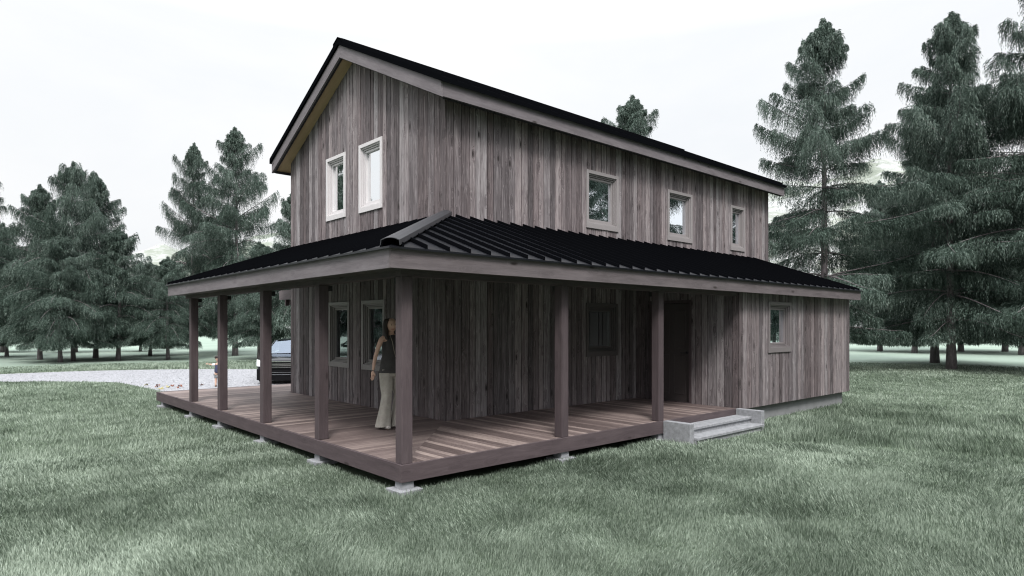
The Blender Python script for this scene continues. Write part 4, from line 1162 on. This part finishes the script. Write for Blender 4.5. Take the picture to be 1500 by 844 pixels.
# fallen leaves on the gravel by the porch
M['leaf_r'] = plain('russet_leaf', (.17, .06, .035), .8, noise=.4, nscale=30); M['leaf_y'] = plain('yellow_leaf', (.30, .27, .13), .8, noise=.3, nscale=30)
for i, (x, y, mt, lb) in enumerate(((-.162, 12.97, 'leaf_y', 'yellowed fallen leaf on the gravel right of the end post'), (-1.204, 13.17, 'leaf_r', 'brown fallen leaf at the grass edge of the gravel'),
                                    (-1.25, 12.45, 'leaf_y', 'yellow fallen leaf nearest the corner of the deck'), (-.753, 13.2, 'leaf_r', 'russet fallen leaf in the middle of the littered gravel'),
                                    (-.771, 12.5, 'leaf_r', 'russet fallen leaf nearest the deck edge'), (-.60, 12.97, 'leaf_r', 'dark red fallen leaf just left of the end post'),
                                    (-.943, 12.94, 'leaf_y', 'pale yellow fallen leaf between the russet ones'), (-1.06, 13.6, 'leaf_r', 'brown fallen leaf farthest from the deck'),
                                    (.016, 12.9, 'leaf_r', 'dark fallen leaf right of the end post near the child'), (-1.30, 14.0, 'leaf_y', 'yellow fallen leaf farthest left on the drive'))):
    lf = MB(); rn = random.Random(i); s = rn.uniform(.045, .075); vs = [(0, 0, .03)]; kk = 12
    for k in range(kk):
        a = 6.283 * k / kk; rr_ = s * (1.0 if k % 2 == 0 else .62) * (1.2 if k < 2 else 1); vs.append((math.cos(a) * rr_ * 1.3, math.sin(a) * rr_, .02 + .03 * math.sin(a * 2 + i)))
    n_ = len(vs); vs += [(x_, y_, z_ + .004) for x_, y_, z_ in vs]
    fs = [(0, 1 + (k + 1) % kk, 1 + k) for k in range(kk)] + [(n_, n_ + 1 + k, n_ + 1 + (k + 1) % kk) for k in range(kk)]
    lf.add(vs, fs); o = lf.build('fallen_leaf', M[mt]); o.location = (x, y, G + .015); o.rotation_euler = (rn.uniform(-.3, .3), rn.uniform(-.3, .3), rn.uniform(0, 6)); tag(o, lb, 'leaf', 'fallen leaves on the gravel')

# ------------------------------------------------------------------ air
m, nt, b, out = newmat('haze_air'); nt.nodes.remove(b)
pv = N(nt, 'ShaderNodeVolumePrincipled'); pv.inputs['Color'].default_value = (.93, .96, 1, 1); pv.inputs['Density'].default_value = .0005; pv.inputs['Anisotropy'].default_value = .2
nt.links.new(pv.outputs[0], out.inputs['Volume'])
HAZE = False
if HAZE:
    hb = MB(); hb.box((-430, -430, G - 2), (430, 430, 92)); o = hb.build('haze', m); tag(o, 'thin pale haze lying over the valley', 'haze', kind='stuff')

# ------------------------------------------------------------------ sky, sun, camera
SUN_EL, SUN_AZ = 50, 218          # azimuth clockwise from +Y: light from the front right of the long wall
w = bpy.data.worlds.new('World'); sc.world = w; w.use_nodes = True; nt = w.node_tree; nt.nodes.clear(); Lk = nt.links.new
ow = N(nt, 'ShaderNodeOutputWorld'); bg = N(nt, 'ShaderNodeBackground'); bg.inputs['Strength'].default_value = .1
sky = N(nt, 'ShaderNodeTexSky', sky_type='NISHITA'); sky.sun_disc = False; sky.sun_elevation = R(SUN_EL); sky.sun_rotation = R(SUN_AZ); sky.air_density = 1.0; sky.dust_density = 3.0
hs = N(nt, 'ShaderNodeHueSaturation'); hs.inputs['Saturation'].default_value = .12; Lk(sky.outputs[0], hs.inputs['Color'])
tc = N(nt, 'ShaderNodeTexCoord'); mp_ = N(nt, 'ShaderNodeMapping'); mp_.inputs['Scale'].default_value = (1, 1, 2.6); Lk(tc.outputs['Generated'], mp_.inputs['Vector'])
cn = N(nt, 'ShaderNodeTexNoise', i_Scale=1.8, i_Detail=7.0, i_Roughness=.55, i_Distortion=.4); Lk(mp_.outputs[0], cn.inputs['Vector'])
cr = ramp(nt, [(.30, (11.3, 11.75, 12.3)), (.68, (13.0, 13.1, 13.2))]); Lk(cn.outputs[0], cr.inputs[0])
mx = N(nt, 'ShaderNodeMix', data_type='RGBA'); mx.inputs[0].default_value = .88; Lk(hs.outputs[0], mx.inputs[6]); Lk(cr.outputs[0], mx.inputs[7])
sx_ = N(nt, 'ShaderNodeSeparateXYZ'); Lk(tc.outputs['Generated'], sx_.inputs[0])
gr_ = N(nt, 'ShaderNodeMapRange', i_1=.40, i_2=.85, i_3=0.0, i_4=1.9); Lk(sx_.outputs[2], gr_.inputs[0])
gm = N(nt, 'ShaderNodeMath', operation='MULTIPLY_ADD', i_1=.20, i_2=.80); Lk(sx_.outputs[2], gm.inputs[0])
gm2 = N(nt, 'ShaderNodeMath', operation='ADD'); Lk(gm.outputs[0], gm2.inputs[0]); Lk(gr_.outputs[0], gm2.inputs[1]); gm = gm2
g2_ = N(nt, 'ShaderNodeMath', operation='MAXIMUM', i_1=.6); Lk(gm.outputs[0], g2_.inputs[0])
vm = N(nt, 'ShaderNodeVectorMath', operation='SCALE'); Lk(mx.outputs[2], vm.inputs[0]); Lk(g2_.outputs[0], vm.inputs['Scale'])
Lk(vm.outputs[0], bg.inputs['Color']); Lk(bg.outputs[0], ow.inputs['Surface'])
sd = bpy.data.lights.new('sun', 'SUN'); sd.energy = 3.5; sd.angle = R(14); sd.color = (1, .97, .93)
so = bpy.data.objects.new('sun', sd); COL.objects.link(so)
dirv = Vector((math.sin(R(SUN_AZ)) * math.cos(R(SUN_EL)), math.cos(R(SUN_AZ)) * math.cos(R(SUN_EL)), math.sin(R(SUN_EL))))
so.rotation_euler = (-dirv).to_track_quat('-Z', 'Y').to_euler(); so.location = dirv * 60

cd = bpy.data.cameras.new('camera'); co_ = bpy.data.objects.new('camera', cd); COL.objects.link(co_)
co_.location = tuple(CAM); co_.rotation_euler = (R(90), 0, -YAW)
cd.sensor_width = 36; cd.sensor_fit = 'HORIZONTAL'; cd.lens = 939.23 / 1500 * 36
cd.shift_y = (477.08 - 422) / 1500; cd.clip_end = 3000; cd.clip_start = .05
sc.camera = co_
sc.view_settings.view_transform = 'Standard'; sc.view_settings.look = 'None'; sc.view_settings.gamma = 1; sc.view_settings.exposure = 0
sc.cycles.use_denoising = True; sc.cycles.filter_width = 1.15; sc.cycles.max_bounces = 6; sc.cycles.diffuse_bounces = 3; sc.cycles.glossy_bounces = 3; sc.cycles.transparent_max_bounces = 8; sc.cycles.volume_bounces = 2
sc.render.film_transparent = False
